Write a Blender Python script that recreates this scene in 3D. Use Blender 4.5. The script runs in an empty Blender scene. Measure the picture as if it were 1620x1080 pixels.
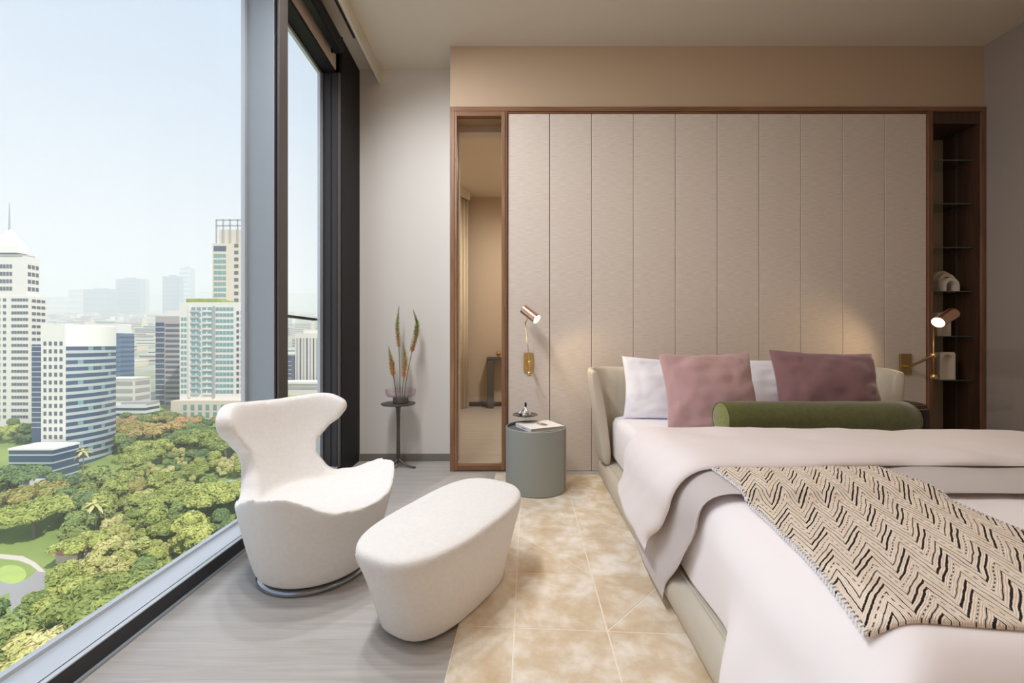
import bpy, bmesh, math, random
from mathutils import Matrix, Vector, noise

# ------------------------------------------------------------------ scene, camera, world, sun, exposure
sc = bpy.context.scene
col = sc.collection
F, CX, CY = 640.0, 800.0, 543.0          # focal length in pixels and vanishing point of a 1620x1080 frame
cam_d = bpy.data.cameras.new('camera')
cam = bpy.data.objects.new('camera', cam_d)
col.objects.link(cam)
cam.location = (0, 0, 1.0)
cam.rotation_euler = (math.pi / 2, 0, 0)
cam_d.sensor_fit = 'HORIZONTAL'
cam_d.sensor_width = 36.0
cam_d.lens = 36.0 * F / 1620.0
cam_d.shift_x = (810 - CX) / 1620.0
cam_d.shift_y = (CY - 540) / 1620.0
cam_d.clip_start = 0.02
cam_d.clip_end = 20000
sc.camera = cam

world = bpy.data.worlds.new('world')
sc.world = world
world.use_nodes = True
wn, wl = world.node_tree.nodes, world.node_tree.links
wn.clear()
w_out = wn.new('ShaderNodeOutputWorld')
w_bg = wn.new('ShaderNodeBackground')
w_tc = wn.new('ShaderNodeTexCoord')
w_sep = wn.new('ShaderNodeSeparateXYZ')
w_rmp = wn.new('ShaderNodeValToRGB')
w_el = w_rmp.color_ramp.elements
w_el[0].position = 0.0
w_el[0].color = (0.83, 0.86, 0.92, 1)
w_el[1].position = 1.0
w_el[1].color = (0.42, 0.57, 0.85, 1)
e = w_el.new(0.16); e.color = (0.77, 0.81, 0.91, 1)
e = w_el.new(0.46); e.color = (0.59, 0.70, 0.88, 1)
w_noi = wn.new('ShaderNodeTexNoise')
w_noi.inputs['Scale'].default_value = 3.0
w_noi.inputs['Detail'].default_value = 4.0
w_add = wn.new('ShaderNodeMath'); w_add.operation = 'MULTIPLY_ADD'
w_add.inputs[1].default_value = 0.10
wl.new(w_tc.outputs['Generated'], w_sep.inputs[0])
wl.new(w_tc.outputs['Generated'], w_noi.inputs['Vector'])
wl.new(w_noi.outputs['Fac'], w_add.inputs[0])
w_sub = wn.new('ShaderNodeMath'); w_sub.operation = 'SUBTRACT'; w_sub.inputs[1].default_value = 0.05
wl.new(w_sep.outputs['Z'], w_sub.inputs[0])
wl.new(w_sub.outputs[0], w_add.inputs[2])
wl.new(w_add.outputs[0], w_rmp.inputs[0])
wl.new(w_rmp.outputs[0], w_bg.inputs['Color'])
w_bg.inputs['Strength'].default_value = 0.90
wl.new(w_bg.outputs[0], w_out.inputs['Surface'])

sun_d = bpy.data.lights.new('sun', 'SUN')
sun_d.energy = 3.9
sun_d.color = (1.0, 0.95, 0.86)
sun_d.angle = 0.012
sun = bpy.data.objects.new('sun', sun_d)
col.objects.link(sun)
sun.location = (60, -60, 90)
sun.rotation_euler = Vector((-0.62, 0.52, -0.85)).to_track_quat('-Z', 'Y').to_euler()

vs = sc.view_settings
sc.display_settings.display_device = 'sRGB'
vs.view_transform = 'Standard'
vs.look = 'None'
vs.exposure = 0.2
vs.gamma = 1.0
vs.use_curve_mapping = False
sc.cycles.use_denoising = True
sc.cycles.max_bounces = 12
sc.cycles.diffuse_bounces = 8
sc.cycles.glossy_bounces = 5
sc.cycles.transmission_bounces = 8
sc.cycles.transparent_max_bounces = 24
sc.cycles.volume_bounces = 4
sc.cycles.sample_clamp_indirect = 8.0
sc.cycles.caustics_reflective = False
sc.cycles.caustics_refractive = False
random.seed(7)

# ------------------------------------------------------------------ helpers
def srgb(r, g, b):
    def f(c):
        c /= 255.0
        return c / 12.92 if c <= 0.04045 else ((c + 0.055) / 1.055) ** 2.4
    return (f(r), f(g), f(b), 1.0)

def px(x, y, d):
    """pixel + depth -> world"""
    return Vector(((x - CX) / F * d, d, 1.0 - (y - CY) / F * d))

W = {}
def link(o):
    col.objects.link(o)
    return o

def tag(o, label, cat, group=None):
    o['label'] = label
    o['category'] = cat
    if group:
        o['group'] = group
    return o

def struct(o):
    o['kind'] = 'structure'
    return o

def empty(name, loc, rz=0.0):
    o = link(bpy.data.objects.new(name, None))
    o.location = loc
    o.rotation_euler = (0, 0, rz)
    o.empty_display_size = 0.1
    W[o] = Matrix.Translation(loc) @ Matrix.Rotation(rz, 4, 'Z')
    return o

def mesh_obj(name, verts, faces, mat, parent=None, smooth=False, uvs=None, local=False, sharp=None):
    """verts in world coordinates (local=True: in the parent's / object's own frame)"""
    verts = [Vector(v) for v in verts]
    me = bpy.data.meshes.new(name)
    if parent is not None:
        if not local:
            inv = W[parent].inverted()
            verts = [inv @ v for v in verts]
        loc = None
    elif not local:
        mn = [min(v[i] for v in verts) for i in range(3)]
        mx = [max(v[i] for v in verts) for i in range(3)]
        loc = Vector(((mn[0] + mx[0]) / 2, (mn[1] + mx[1]) / 2, mn[2]))
        verts = [v - loc for v in verts]
    else:
        loc = Vector((0, 0, 0))
    me.from_pydata(verts, [], faces)
    if uvs is not None:
        uvl = me.uv_layers.new(name='UVMap')
        for lp in me.loops:
            uvl.data[lp.index].uv = uvs[lp.vertex_index]
    if smooth:
        me.polygons.foreach_set('use_smooth', [True] * len(me.polygons))
        if sharp is not None:
            me.set_sharp_from_angle(angle=sharp)
    me.update()
    o = link(bpy.data.objects.new(name, me))
    if isinstance(mat, (list, tuple)):
        for m in mat:
            me.materials.append(m)
    elif mat is not None:
        me.materials.append(mat)
    if parent is not None:
        o.parent = parent
        W[o] = W[parent].copy()
    else:
        o.location = loc
        W[o] = Matrix.Translation(loc)
    return o

def recalc(verts, faces):
    bm = bmesh.new()
    bv = [bm.verts.new(v) for v in verts]
    for f in faces:
        try:
            bm.faces.new([bv[i] for i in f])
        except ValueError:
            pass
    bmesh.ops.recalc_face_normals(bm, faces=bm.faces)
    bm.verts.index_update()
    V = [v.co.copy() for v in bm.verts]
    Fc = [[v.index for v in f.verts] for f in bm.faces]
    bm.free()
    return V, Fc

def box_data(x0, x1, y0, y1, z0, z1, bev=0.0, seg=2, M=None):
    bm = bmesh.new()
    bmesh.ops.create_cube(bm, size=1.0)
    for v in bm.verts:
        v.co = Vector(((x0 + x1) / 2 + v.co.x * (x1 - x0), (y0 + y1) / 2 + v.co.y * (y1 - y0), (z0 + z1) / 2 + v.co.z * (z1 - z0)))
    if bev > 0:
        bmesh.ops.bevel(bm, geom=list(bm.edges), offset=bev, segments=seg, profile=0.5, affect='EDGES')
    if M is not None:
        bmesh.ops.transform(bm, matrix=M, verts=bm.verts)
    bm.verts.index_update()
    V = [v.co.copy() for v in bm.verts]
    Fc = [[v.index for v in f.verts] for f in bm.faces]
    bm.free()
    return V, Fc

def box(name, x0, x1, y0, y1, z0, z1, mat, parent=None, bev=0.0, seg=2, M=None, local=False):
    V, Fc = box_data(x0, x1, y0, y1, z0, z1, bev, seg, M)
    return mesh_obj(name, V, Fc, mat, parent, local=local)

def join(*datas):
    V, Fc = [], []
    for v, f in datas:
        n = len(V)
        V += list(v)
        Fc += [[i + n for i in q] for q in f]
    return V, Fc

def lathe_data(profile, seg=48, cap0=True, cap1=True, center=(0, 0, 0), M=None):
    """profile: list of (r, z)"""
    V, Fc = [], []
    for r, z in profile:
        for i in range(seg):
            a = 2 * math.pi * i / seg
            V.append(Vector((r * math.cos(a), r * math.sin(a), z)))
    for j in range(len(profile) - 1):
        for i in range(seg):
            k = (i + 1) % seg
            Fc.append([j * seg + i, j * seg + k, (j + 1) * seg + k, (j + 1) * seg + i])
    if cap0:
        Fc.append(list(reversed(range(seg))))
    if cap1:
        n = (len(profile) - 1) * seg
        Fc.append([n + i for i in range(seg)])
    c = Vector(center)
    V = [(M @ v if M is not None else v) + c for v in V]
    return V, Fc

def tube_data(pts, radii, seg=10, caps=True):
    pts = [Vector(p) for p in pts]
    if not isinstance(radii, (list, tuple)):
        radii = [radii] * len(pts)
    V, Fc = [], []
    up = None
    for i, p in enumerate(pts):
        t = (pts[min(i + 1, len(pts) - 1)] - pts[max(i - 1, 0)]).normalized()
        if up is None:
            up = Vector((0, 0, 1)) if abs(t.z) < 0.9 else Vector((1, 0, 0))
        a = t.cross(up).normalized()
        up = a.cross(t).normalized()
        for k in range(seg):
            an = 2 * math.pi * k / seg
            V.append(p + radii[i] * (math.cos(an) * a + math.sin(an) * up))
    for j in range(len(pts) - 1):
        for k in range(seg):
            n = (k + 1) % seg
            Fc.append([j * seg + k, j * seg + n, (j + 1) * seg + n, (j + 1) * seg + k])
    if caps:
        Fc.append(list(reversed(range(seg))))
        m = (len(pts) - 1) * seg
        Fc.append([m + k for k in range(seg)])
    return recalc(V, Fc)

def ball_data(c, r, seg=20, rings=10, sz=1.0):
    prof = []
    for i in range(rings + 1):
        a = -math.pi / 2 + math.pi * i / rings
        prof.append((max(r * math.cos(a), r * 0.01), r * sz * math.sin(a)))
    return lathe_data(prof, seg, center=c)

def axis_matrix(d):
    """rotation taking +Z to d"""
    return Vector(d).normalized().to_track_quat('Z', 'Y').to_matrix().to_4x4()

def grid_faces(nu, nv, off=0, flip=False, closed_u=False):
    Fc = []
    for j in range(nv - 1):
        for i in range(nu if closed_u else nu - 1):
            k = (i + 1) % nu
            q = [off + j * nu + i, off + j * nu + k, off + (j + 1) * nu + k, off + (j + 1) * nu + i]
            Fc.append(q[::-1] if flip else q)
    return Fc

def sm(a, b, x):
    t = min(1, max(0, (x - a) / (b - a)))
    return t * t * (3 - 2 * t)

def interp(x, pts):
    """smooth piecewise interpolation through sorted (x, y) pairs"""
    if x <= pts[0][0]:
        return pts[0][1]
    for (x0, y0), (x1, y1) in zip(pts, pts[1:]):
        if x <= x1:
            t = (x - x0) / (x1 - x0)
            return y0 + (y1 - y0) * t * t * (3 - 2 * t)
    return pts[-1][1]

def dup(root, loc, rz=None, label=None, scale=None):
    r = root.copy()
    col.objects.link(r)
    r.location = loc
    if rz is not None:
        r.rotation_euler = (0, 0, rz)
    if scale is not None:
        r.scale = scale
    if label:
        r['label'] = label
    for ch in list(root.children):
        c = ch.copy()
        col.objects.link(c)
        c.parent = r
        for g in list(ch.children):
            d = g.copy()
            col.objects.link(d)
            d.parent = c
    return r

# ------------------------------------------------------------------ materials
def new_mat(name):
    m = bpy.data.materials.new(name)
    m.use_nodes = True
    nt = m.node_tree
    b = nt.nodes['Principled BSDF']
    return m, nt.nodes, nt.links, b

def mat(name, c, rough=0.6, metal=0.0, var=0.0, vscale=8.0, bump=0.0, bscale=60.0, sheen=0.0, spec=0.5,
        stretch=None, c2=None, detail=4.0, coat=0.0):
    """principled material with optional noise colour variation and fine bump, in object coordinates"""
    m, N, L, b = new_mat(name)
    b.inputs['Base Color'].default_value = c
    b.inputs['Roughness'].default_value = rough
    b.inputs['Metallic'].default_value = metal
    b.inputs['Specular IOR Level'].default_value = spec
    if coat:
        b.inputs['Coat Weight'].default_value = coat
    if sheen:
        b.inputs['Sheen Weight'].default_value = sheen
        b.inputs['Sheen Roughness'].default_value = 0.45
    if var or bump or c2:
        tc = N.new('ShaderNodeTexCoord')
        mp = N.new('ShaderNodeMapping')
        if stretch:
            mp.inputs['Scale'].default_value = stretch
        L.new(tc.outputs['Object'], mp.inputs['Vector'])
    if var or c2:
        nz = N.new('ShaderNodeTexNoise')
        nz.inputs['Scale'].default_value = vscale
        nz.inputs['Detail'].default_value = detail
        L.new(mp.outputs[0], nz.inputs['Vector'])
        r = N.new('ShaderNodeValToRGB')
        r.color_ramp.elements[0].position = 0.3
        r.color_ramp.elements[1].position = 0.7
        if c2:
            r.color_ramp.elements[0].color = c
            r.color_ramp.elements[1].color = c2
        else:
            r.color_ramp.elements[0].color = tuple(x * (1 - var) for x in c[:3]) + (1,)
            r.color_ramp.elements[1].color = tuple(min(1, x * (1 + var)) for x in c[:3]) + (1,)
        L.new(nz.outputs['Fac'], r.inputs[0])
        L.new(r.outputs[0], b.inputs['Base Color'])
    if bump:
        n2 = N.new('ShaderNodeTexNoise')
        n2.inputs['Scale'].default_value = bscale
        n2.inputs['Detail'].default_value = 3.0
        L.new(mp.outputs[0], n2.inputs['Vector'])
        bp = N.new('ShaderNodeBump')
        bp.inputs['Strength'].default_value = bump
        bp.inputs['Distance'].default_value = 0.004
        L.new(n2.outputs['Fac'], bp.inputs['Height'])
        L.new(bp.outputs[0], b.inputs['Normal'])
    return m

def wood(name, ca, cb, scale=1.0, rough=0.45, axis='Z', bump=0.05):
    """straight-grained wood, grain along the given object axis"""
    m, N, L, b = new_mat(name)
    tc = N.new('ShaderNodeTexCoord')
    mp = N.new('ShaderNodeMapping')
    s = {'X': (0.6, 9, 9), 'Y': (9, 0.6, 9), 'Z': (9, 9, 0.6)}[axis]
    mp.inputs['Scale'].default_value = tuple(v * scale for v in s)
    L.new(tc.outputs['Object'], mp.inputs['Vector'])
    nz = N.new('ShaderNodeTexNoise')
    nz.inputs['Scale'].default_value = 4.0
    nz.inputs['Detail'].default_value = 8.0
    nz.inputs['Distortion'].default_value = 0.6
    L.new(mp.outputs[0], nz.inputs['Vector'])
    r = N.new('ShaderNodeValToRGB')
    r.color_ramp.elements[0].position = 0.32
    r.color_ramp.elements[0].color = ca
    r.color_ramp.elements[1].position = 0.68
    r.color_ramp.elements[1].color = cb
    L.new(nz.outputs['Fac'], r.inputs[0])
    L.new(r.outputs[0], b.inputs['Base Color'])
    b.inputs['Roughness'].default_value = rough
    bp = N.new('ShaderNodeBump')
    bp.inputs['Strength'].default_value = bump
    bp.inputs['Distance'].default_value = 0.003
    L.new(nz.outputs['Fac'], bp.inputs['Height'])
    L.new(bp.outputs[0], b.inputs['Normal'])
    return m

def glass_thin(name, tint=(1, 1, 1, 1), f0=0.04, rough=0.0, weight=1.0):
    """single-sheet glass: clear pass-through plus Fresnel reflection"""
    m = bpy.data.materials.new(name)
    m.use_nodes = True
    N, L = m.node_tree.nodes, m.node_tree.links
    N.clear()
    out = N.new('ShaderNodeOutputMaterial')
    tr = N.new('ShaderNodeBsdfTransparent')
    tr.inputs['Color'].default_value = tint
    gl = N.new('ShaderNodeBsdfGlossy')
    gl.inputs['Roughness'].default_value = rough
    lw = N.new('ShaderNodeLayerWeight')
    pw = N.new('ShaderNodeMath'); pw.operation = 'POWER'; pw.inputs[1].default_value = 5.0
    L.new(lw.outputs['Facing'], pw.inputs[0])
    ma = N.new('ShaderNodeMath'); ma.operation = 'MULTIPLY_ADD'
    ma.inputs[1].default_value = 1 - f0; ma.inputs[2].default_value = f0
    L.new(pw.outputs[0], ma.inputs[0])
    ml = N.new('ShaderNodeMath'); ml.operation = 'MULTIPLY'; ml.inputs[1].default_value = weight
    L.new(ma.outputs[0], ml.inputs[0])
    mx = N.new('ShaderNodeMixShader')
    L.new(ml.outputs[0], mx.inputs[0])
    L.new(tr.outputs[0], mx.inputs[1])
    L.new(gl.outputs[0], mx.inputs[2])
    L.new(mx.outputs[0], out.inputs['Surface'])
    return m

def emit(name, c, s):
    m, N, L, b = new_mat(name)
    b.inputs['Base Color'].default_value = c
    b.inputs['Emission Color'].default_value = c
    b.inputs['Emission Strength'].default_value = s
    return m

M = {}
M['ceiling'] = mat('ceiling paint', srgb(218, 210, 192), 0.9)
M['wall'] = mat('greige wall paint', srgb(226, 221, 214), 0.85, bump=0.05, bscale=200)
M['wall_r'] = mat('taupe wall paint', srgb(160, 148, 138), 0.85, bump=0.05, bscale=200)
M['bulkhead'] = mat('beige wall covering', srgb(198, 174, 148), 0.85, bump=0.06, bscale=160)
M['wall_tan'] = mat('tan wall covering', srgb(200, 184, 166), 0.85)
M['baseboard'] = mat('grey baseboard', srgb(128, 124, 112), 0.5)
M['oak'] = wood('oak frame', srgb(126, 90, 62), srgb(158, 118, 86), 1.0, 0.42, 'Z')
M['oak_h'] = wood('oak frame horizontal', srgb(120, 84, 58), srgb(150, 110, 80), 1.0, 0.42, 'X')
M['oak_red'] = wood('reddish wood post', srgb(112, 76, 54), srgb(138, 98, 72), 1.0, 0.42, 'Z')
M['walnut'] = wood('dark walnut', srgb(62, 42, 30), srgb(84, 60, 44), 1.0, 0.4, 'Z')
M['gap'] = mat('dark joint', srgb(70, 56, 46), 0.9)
M['mirror'] = glass_thin('bronze glass', (0.95, 0.91, 0.85, 1), weight=0.6)
M['niche_back'] = mat('pale niche back', srgb(176, 164, 150), 0.3)
M['shelf_glass'] = glass_thin('shelf glass', (0.86, 0.93, 0.89, 1), weight=1.0)
M['shelf_edge'] = mat('green shelf edge', srgb(74, 92, 84), 0.15)
M['pane'] = glass_thin('window glass', (0.985, 0.995, 0.99, 1), weight=0.25)
M['alu_dark'] = mat('dark window metal', srgb(56, 54, 56), 0.5, spec=0.4)
M['alu_black'] = mat('black window metal', srgb(26, 25, 28), 0.6, spec=0.3)
M['alu_grey'] = mat('blue-grey window metal', srgb(158, 166, 172), 0.45, 0.2)
M['alu_light'] = mat('pale aluminium', srgb(206, 210, 214), 0.35, 0.3)
M['alu_brown'] = mat('bronze window metal', srgb(92, 84, 80), 0.45, 0.3)
M['blind'] = mat('black blind fabric', srgb(22, 20, 22), 0.8)
M['strip'] = mat('beige window lining', srgb(206, 186, 166), 0.7)
M['leather'] = mat('greige leather', srgb(198, 190, 174), 0.5, var=0.04, vscale=5, bump=0.10, bscale=120)
M['boucle'] = mat('ivory wool', srgb(237, 233, 228), 0.95, var=0.025, vscale=60, bump=0.55, bscale=260, sheen=0.3, spec=0.2)
M['chrome'] = mat('dark chrome', (0.35, 0.37, 0.39, 1), 0.15, 1.0)
M['black'] = mat('black plastic', srgb(18, 18, 20), 0.4)
M['sheet'] = mat('white cotton sheet', srgb(244, 242, 246), 0.9, bump=0.06, bscale=30, sheen=0.15, spec=0.2)
M['duvet'] = mat('white cotton duvet', srgb(246, 240, 242), 0.85, bump=0.10, bscale=14, sheen=0.2, spec=0.25)
M['fold'] = mat('blush white sateen', srgb(238, 230, 230), 0.75, bump=0.10, bscale=12, sheen=0.25, spec=0.3)
M['blanket'] = mat('stone grey cotton', srgb(200, 192, 190), 0.85, bump=0.15, bscale=40, sheen=0.25, spec=0.2)
M['pillow_w'] = mat('white pillow cotton', srgb(242, 242, 248), 0.9, bump=0.10, bscale=18, sheen=0.1, spec=0.2)
M['pink'] = mat('dusty pink velvet', srgb(188, 152, 152), 0.75, var=0.10, vscale=5, bump=0.12, bscale=14, sheen=0.7, spec=0.2)
M['mauve'] = mat('mauve velvet', srgb(142, 106, 110), 0.75, var=0.12, vscale=5, bump=0.12, bscale=14, sheen=0.6, spec=0.2)
M['olive'] = mat('olive velvet', srgb(94, 95, 52), 0.85, var=0.14, vscale=40, bump=0.25, bscale=180, sheen=0.5, spec=0.15)
M['olive_l'] = mat('olive velvet end', srgb(128, 131, 78), 0.85, var=0.14, vscale=60, bump=0.25, bscale=180, sheen=0.5, spec=0.15)
M['sage'] = mat('grey-green lacquered leather', srgb(148, 152, 146), 0.42, bump=0.04, bscale=150)
M['smoke'] = mat('smoked dark top', srgb(62, 62, 66), 0.12)
M['brass'] = mat('brushed brass', (0.78, 0.58, 0.26, 1), 0.24, 1.0)
M['brass_dk'] = mat('antique brass', (0.52, 0.36, 0.17, 1), 0.3, 1.0)
M['copper'] = mat('copper rose metal', (0.80, 0.50, 0.36, 1), 0.25, 1.0)
M['glow'] = emit('warm lamp glow', (1.0, 0.80, 0.50, 1), 14.0)
M['lens'] = emit('downlight lens', (1.0, 0.93, 0.84, 1), 6.0)  # glowing face of the added ceiling fill lights
M['silver'] = mat('polished silver', (0.86, 0.86, 0.87, 1), 0.08, 1.0)
M['bronze'] = mat('weathered bronze', srgb(98, 90, 82), 0.5, 0.5, var=0.2, vscale=20)
M['clear'] = glass_thin('clear glass', (0.96, 0.97, 0.97, 1))
M['blush_glass'] = glass_thin('blush glass', (0.975, 0.94, 0.955, 1))
M['stone'] = mat('dark grey stone', srgb(96, 92, 84), 0.6, var=0.2, vscale=50)
M['stem'] = mat('green stem', srgb(92, 108, 62), 0.6)
M['ceramic'] = mat('white matt ceramic', srgb(226, 216, 204), 0.7)
M['paper'] = mat('white book cover', srgb(238, 236, 234), 0.5)
M['pages'] = mat('book pages', srgb(214, 208, 198), 0.9)
M['print'] = mat('grey cover print', srgb(164, 158, 152), 0.6, var=0.3, vscale=60)
M['print_dk'] = mat('dark cover print', srgb(112, 106, 102), 0.6)
M['maroon'] = mat('dark brown leather', srgb(48, 30, 28), 0.35)
M['maroon_l'] = mat('brown leather welt', srgb(120, 88, 80), 0.4)
M['curtain'] = mat('cream curtain', srgb(228, 214, 190), 0.9, sheen=0.2)
M['console'] = mat('grey console lacquer', srgb(84, 82, 80), 0.4)

def floor_mat():
    m, N, L, b = new_mat('grey oak floor')
    tc = N.new('ShaderNodeTexCoord')
    mp = N.new('ShaderNodeMapping'); mp.inputs['Scale'].default_value = (0.7, 12, 1)
    L.new(tc.outputs['Object'], mp.inputs[0])
    n1 = N.new('ShaderNodeTexNoise'); n1.inputs['Scale'].default_value = 3.0; n1.inputs['Detail'].default_value = 10
    n1.inputs['Distortion'].default_value = 1.2; n1.inputs['Roughness'].default_value = 0.62
    L.new(mp.outputs[0], n1.inputs['Vector'])
    r = N.new('ShaderNodeValToRGB')
    r.color_ramp.elements[0].position = 0.30; r.color_ramp.elements[0].color = srgb(170, 164, 158)
    r.color_ramp.elements[1].position = 0.66; r.color_ramp.elements[1].color = srgb(189, 184, 178)
    L.new(n1.outputs['Fac'], r.inputs[0])
    L.new(r.outputs[0], b.inputs['Base Color'])
    b.inputs['Roughness'].default_value = 0.42
    bp = N.new('ShaderNodeBump'); bp.inputs['Strength'].default_value = 0.08; bp.inputs['Distance'].default_value = 0.002
    L.new(n1.outputs['Fac'], bp.inputs['Height']); L.new(bp.outputs[0], b.inputs['Normal'])
    return m
M['floor'] = floor_mat()

def linen_mat():
    m, N, L, b = new_mat('woven linen panel')
    tc = N.new('ShaderNodeTexCoord')
    mp = N.new('ShaderNodeMapping'); mp.inputs['Scale'].default_value = (6, 6, 90)
    L.new(tc.outputs['Object'], mp.inputs[0])
    n1 = N.new('ShaderNodeTexNoise'); n1.inputs['Scale'].default_value = 2.5; n1.inputs['Detail'].default_value = 6
    L.new(mp.outputs[0], n1.inputs['Vector'])
    r = N.new('ShaderNodeValToRGB')
    r.color_ramp.elements[0].position = 0.3; r.color_ramp.elements[0].color = srgb(214, 201, 189)
    r.color_ramp.elements[1].position = 0.7; r.color_ramp.elements[1].color = srgb(232, 221, 210)
    L.new(n1.outputs['Fac'], r.inputs[0]); L.new(r.outputs[0], b.inputs['Base Color'])
    b.inputs['Roughness'].default_value = 0.9
    b.inputs['Specular IOR Level'].default_value = 0.2
    bp = N.new('ShaderNodeBump'); bp.inputs['Strength'].default_value = 0.12; bp.inputs['Distance'].default_value = 0.002
    L.new(n1.outputs['Fac'], bp.inputs['Height']); L.new(bp.outputs[0], b.inputs['Normal'])
    return m
M['linen'] = linen_mat()

def rug_mat():
    m, N, L, b = new_mat('silky mottled hide')
    tc = N.new('ShaderNodeTexCoord')
    oi = N.new('ShaderNodeObjectInfo')
    geo = N.new('ShaderNodeNewGeometry')
    n1 = N.new('ShaderNodeTexNoise'); n1.inputs['Scale'].default_value = 7.0; n1.inputs['Detail'].default_value = 7; n1.inputs['Roughness'].default_value = 0.62
    n1.inputs['Distortion'].default_value = 0.25
    L.new(geo.outputs['Position'], n1.inputs['Vector'])
    vo = N.new('ShaderNodeTexVoronoi'); vo.inputs['Scale'].default_value = 14.0
    L.new(geo.outputs['Position'], vo.inputs['Vector'])
    n3 = N.new('ShaderNodeTexNoise'); n3.inputs['Scale'].default_value = 45.0; n3.inputs['Detail'].default_value = 4
    L.new(geo.outputs['Position'], n3.inputs['Vector'])
    a1 = N.new('ShaderNodeMath'); a1.operation = 'MULTIPLY_ADD'; a1.inputs[1].default_value = 0.08
    L.new(oi.outputs['Random'], a1.inputs[0]); L.new(n1.outputs['Fac'], a1.inputs[2])
    a2 = N.new('ShaderNodeMath'); a2.operation = 'MULTIPLY_ADD'; a2.inputs[1].default_value = -0.16
    L.new(vo.outputs['Distance'], a2.inputs[0]); L.new(a1.outputs[0], a2.inputs[2])
    a3 = N.new('ShaderNodeMath'); a3.operation = 'MULTIPLY_ADD'; a3.inputs[1].default_value = 0.14
    L.new(n3.outputs['Fac'], a3.inputs[0]); L.new(a2.outputs[0], a3.inputs[2])
    r = N.new('ShaderNodeValToRGB')
    el = r.color_ramp.elements
    el[0].position = 0.26; el[0].color = srgb(200, 174, 138)
    el[1].position = 0.72; el[1].color = srgb(243, 236, 225)
    q = el.new(0.48); q.color = srgb(216, 198, 170)
    L.new(a3.outputs[0], r.inputs[0]); L.new(r.outputs[0], b.inputs['Base Color'])
    b.inputs['Roughness'].default_value = 0.6
    b.inputs['Sheen Weight'].default_value = 0.3
    bp = N.new('ShaderNodeBump'); bp.inputs['Strength'].default_value = 0.2; bp.inputs['Distance'].default_value = 0.003
    L.new(n3.outputs['Fac'], bp.inputs['Height']); L.new(bp.outputs[0], b.inputs['Normal'])
    return m
M['rug'] = rug_mat()
M['rug_edge'] = mat('rug seam', srgb(240, 232, 216), 0.85)

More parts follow.
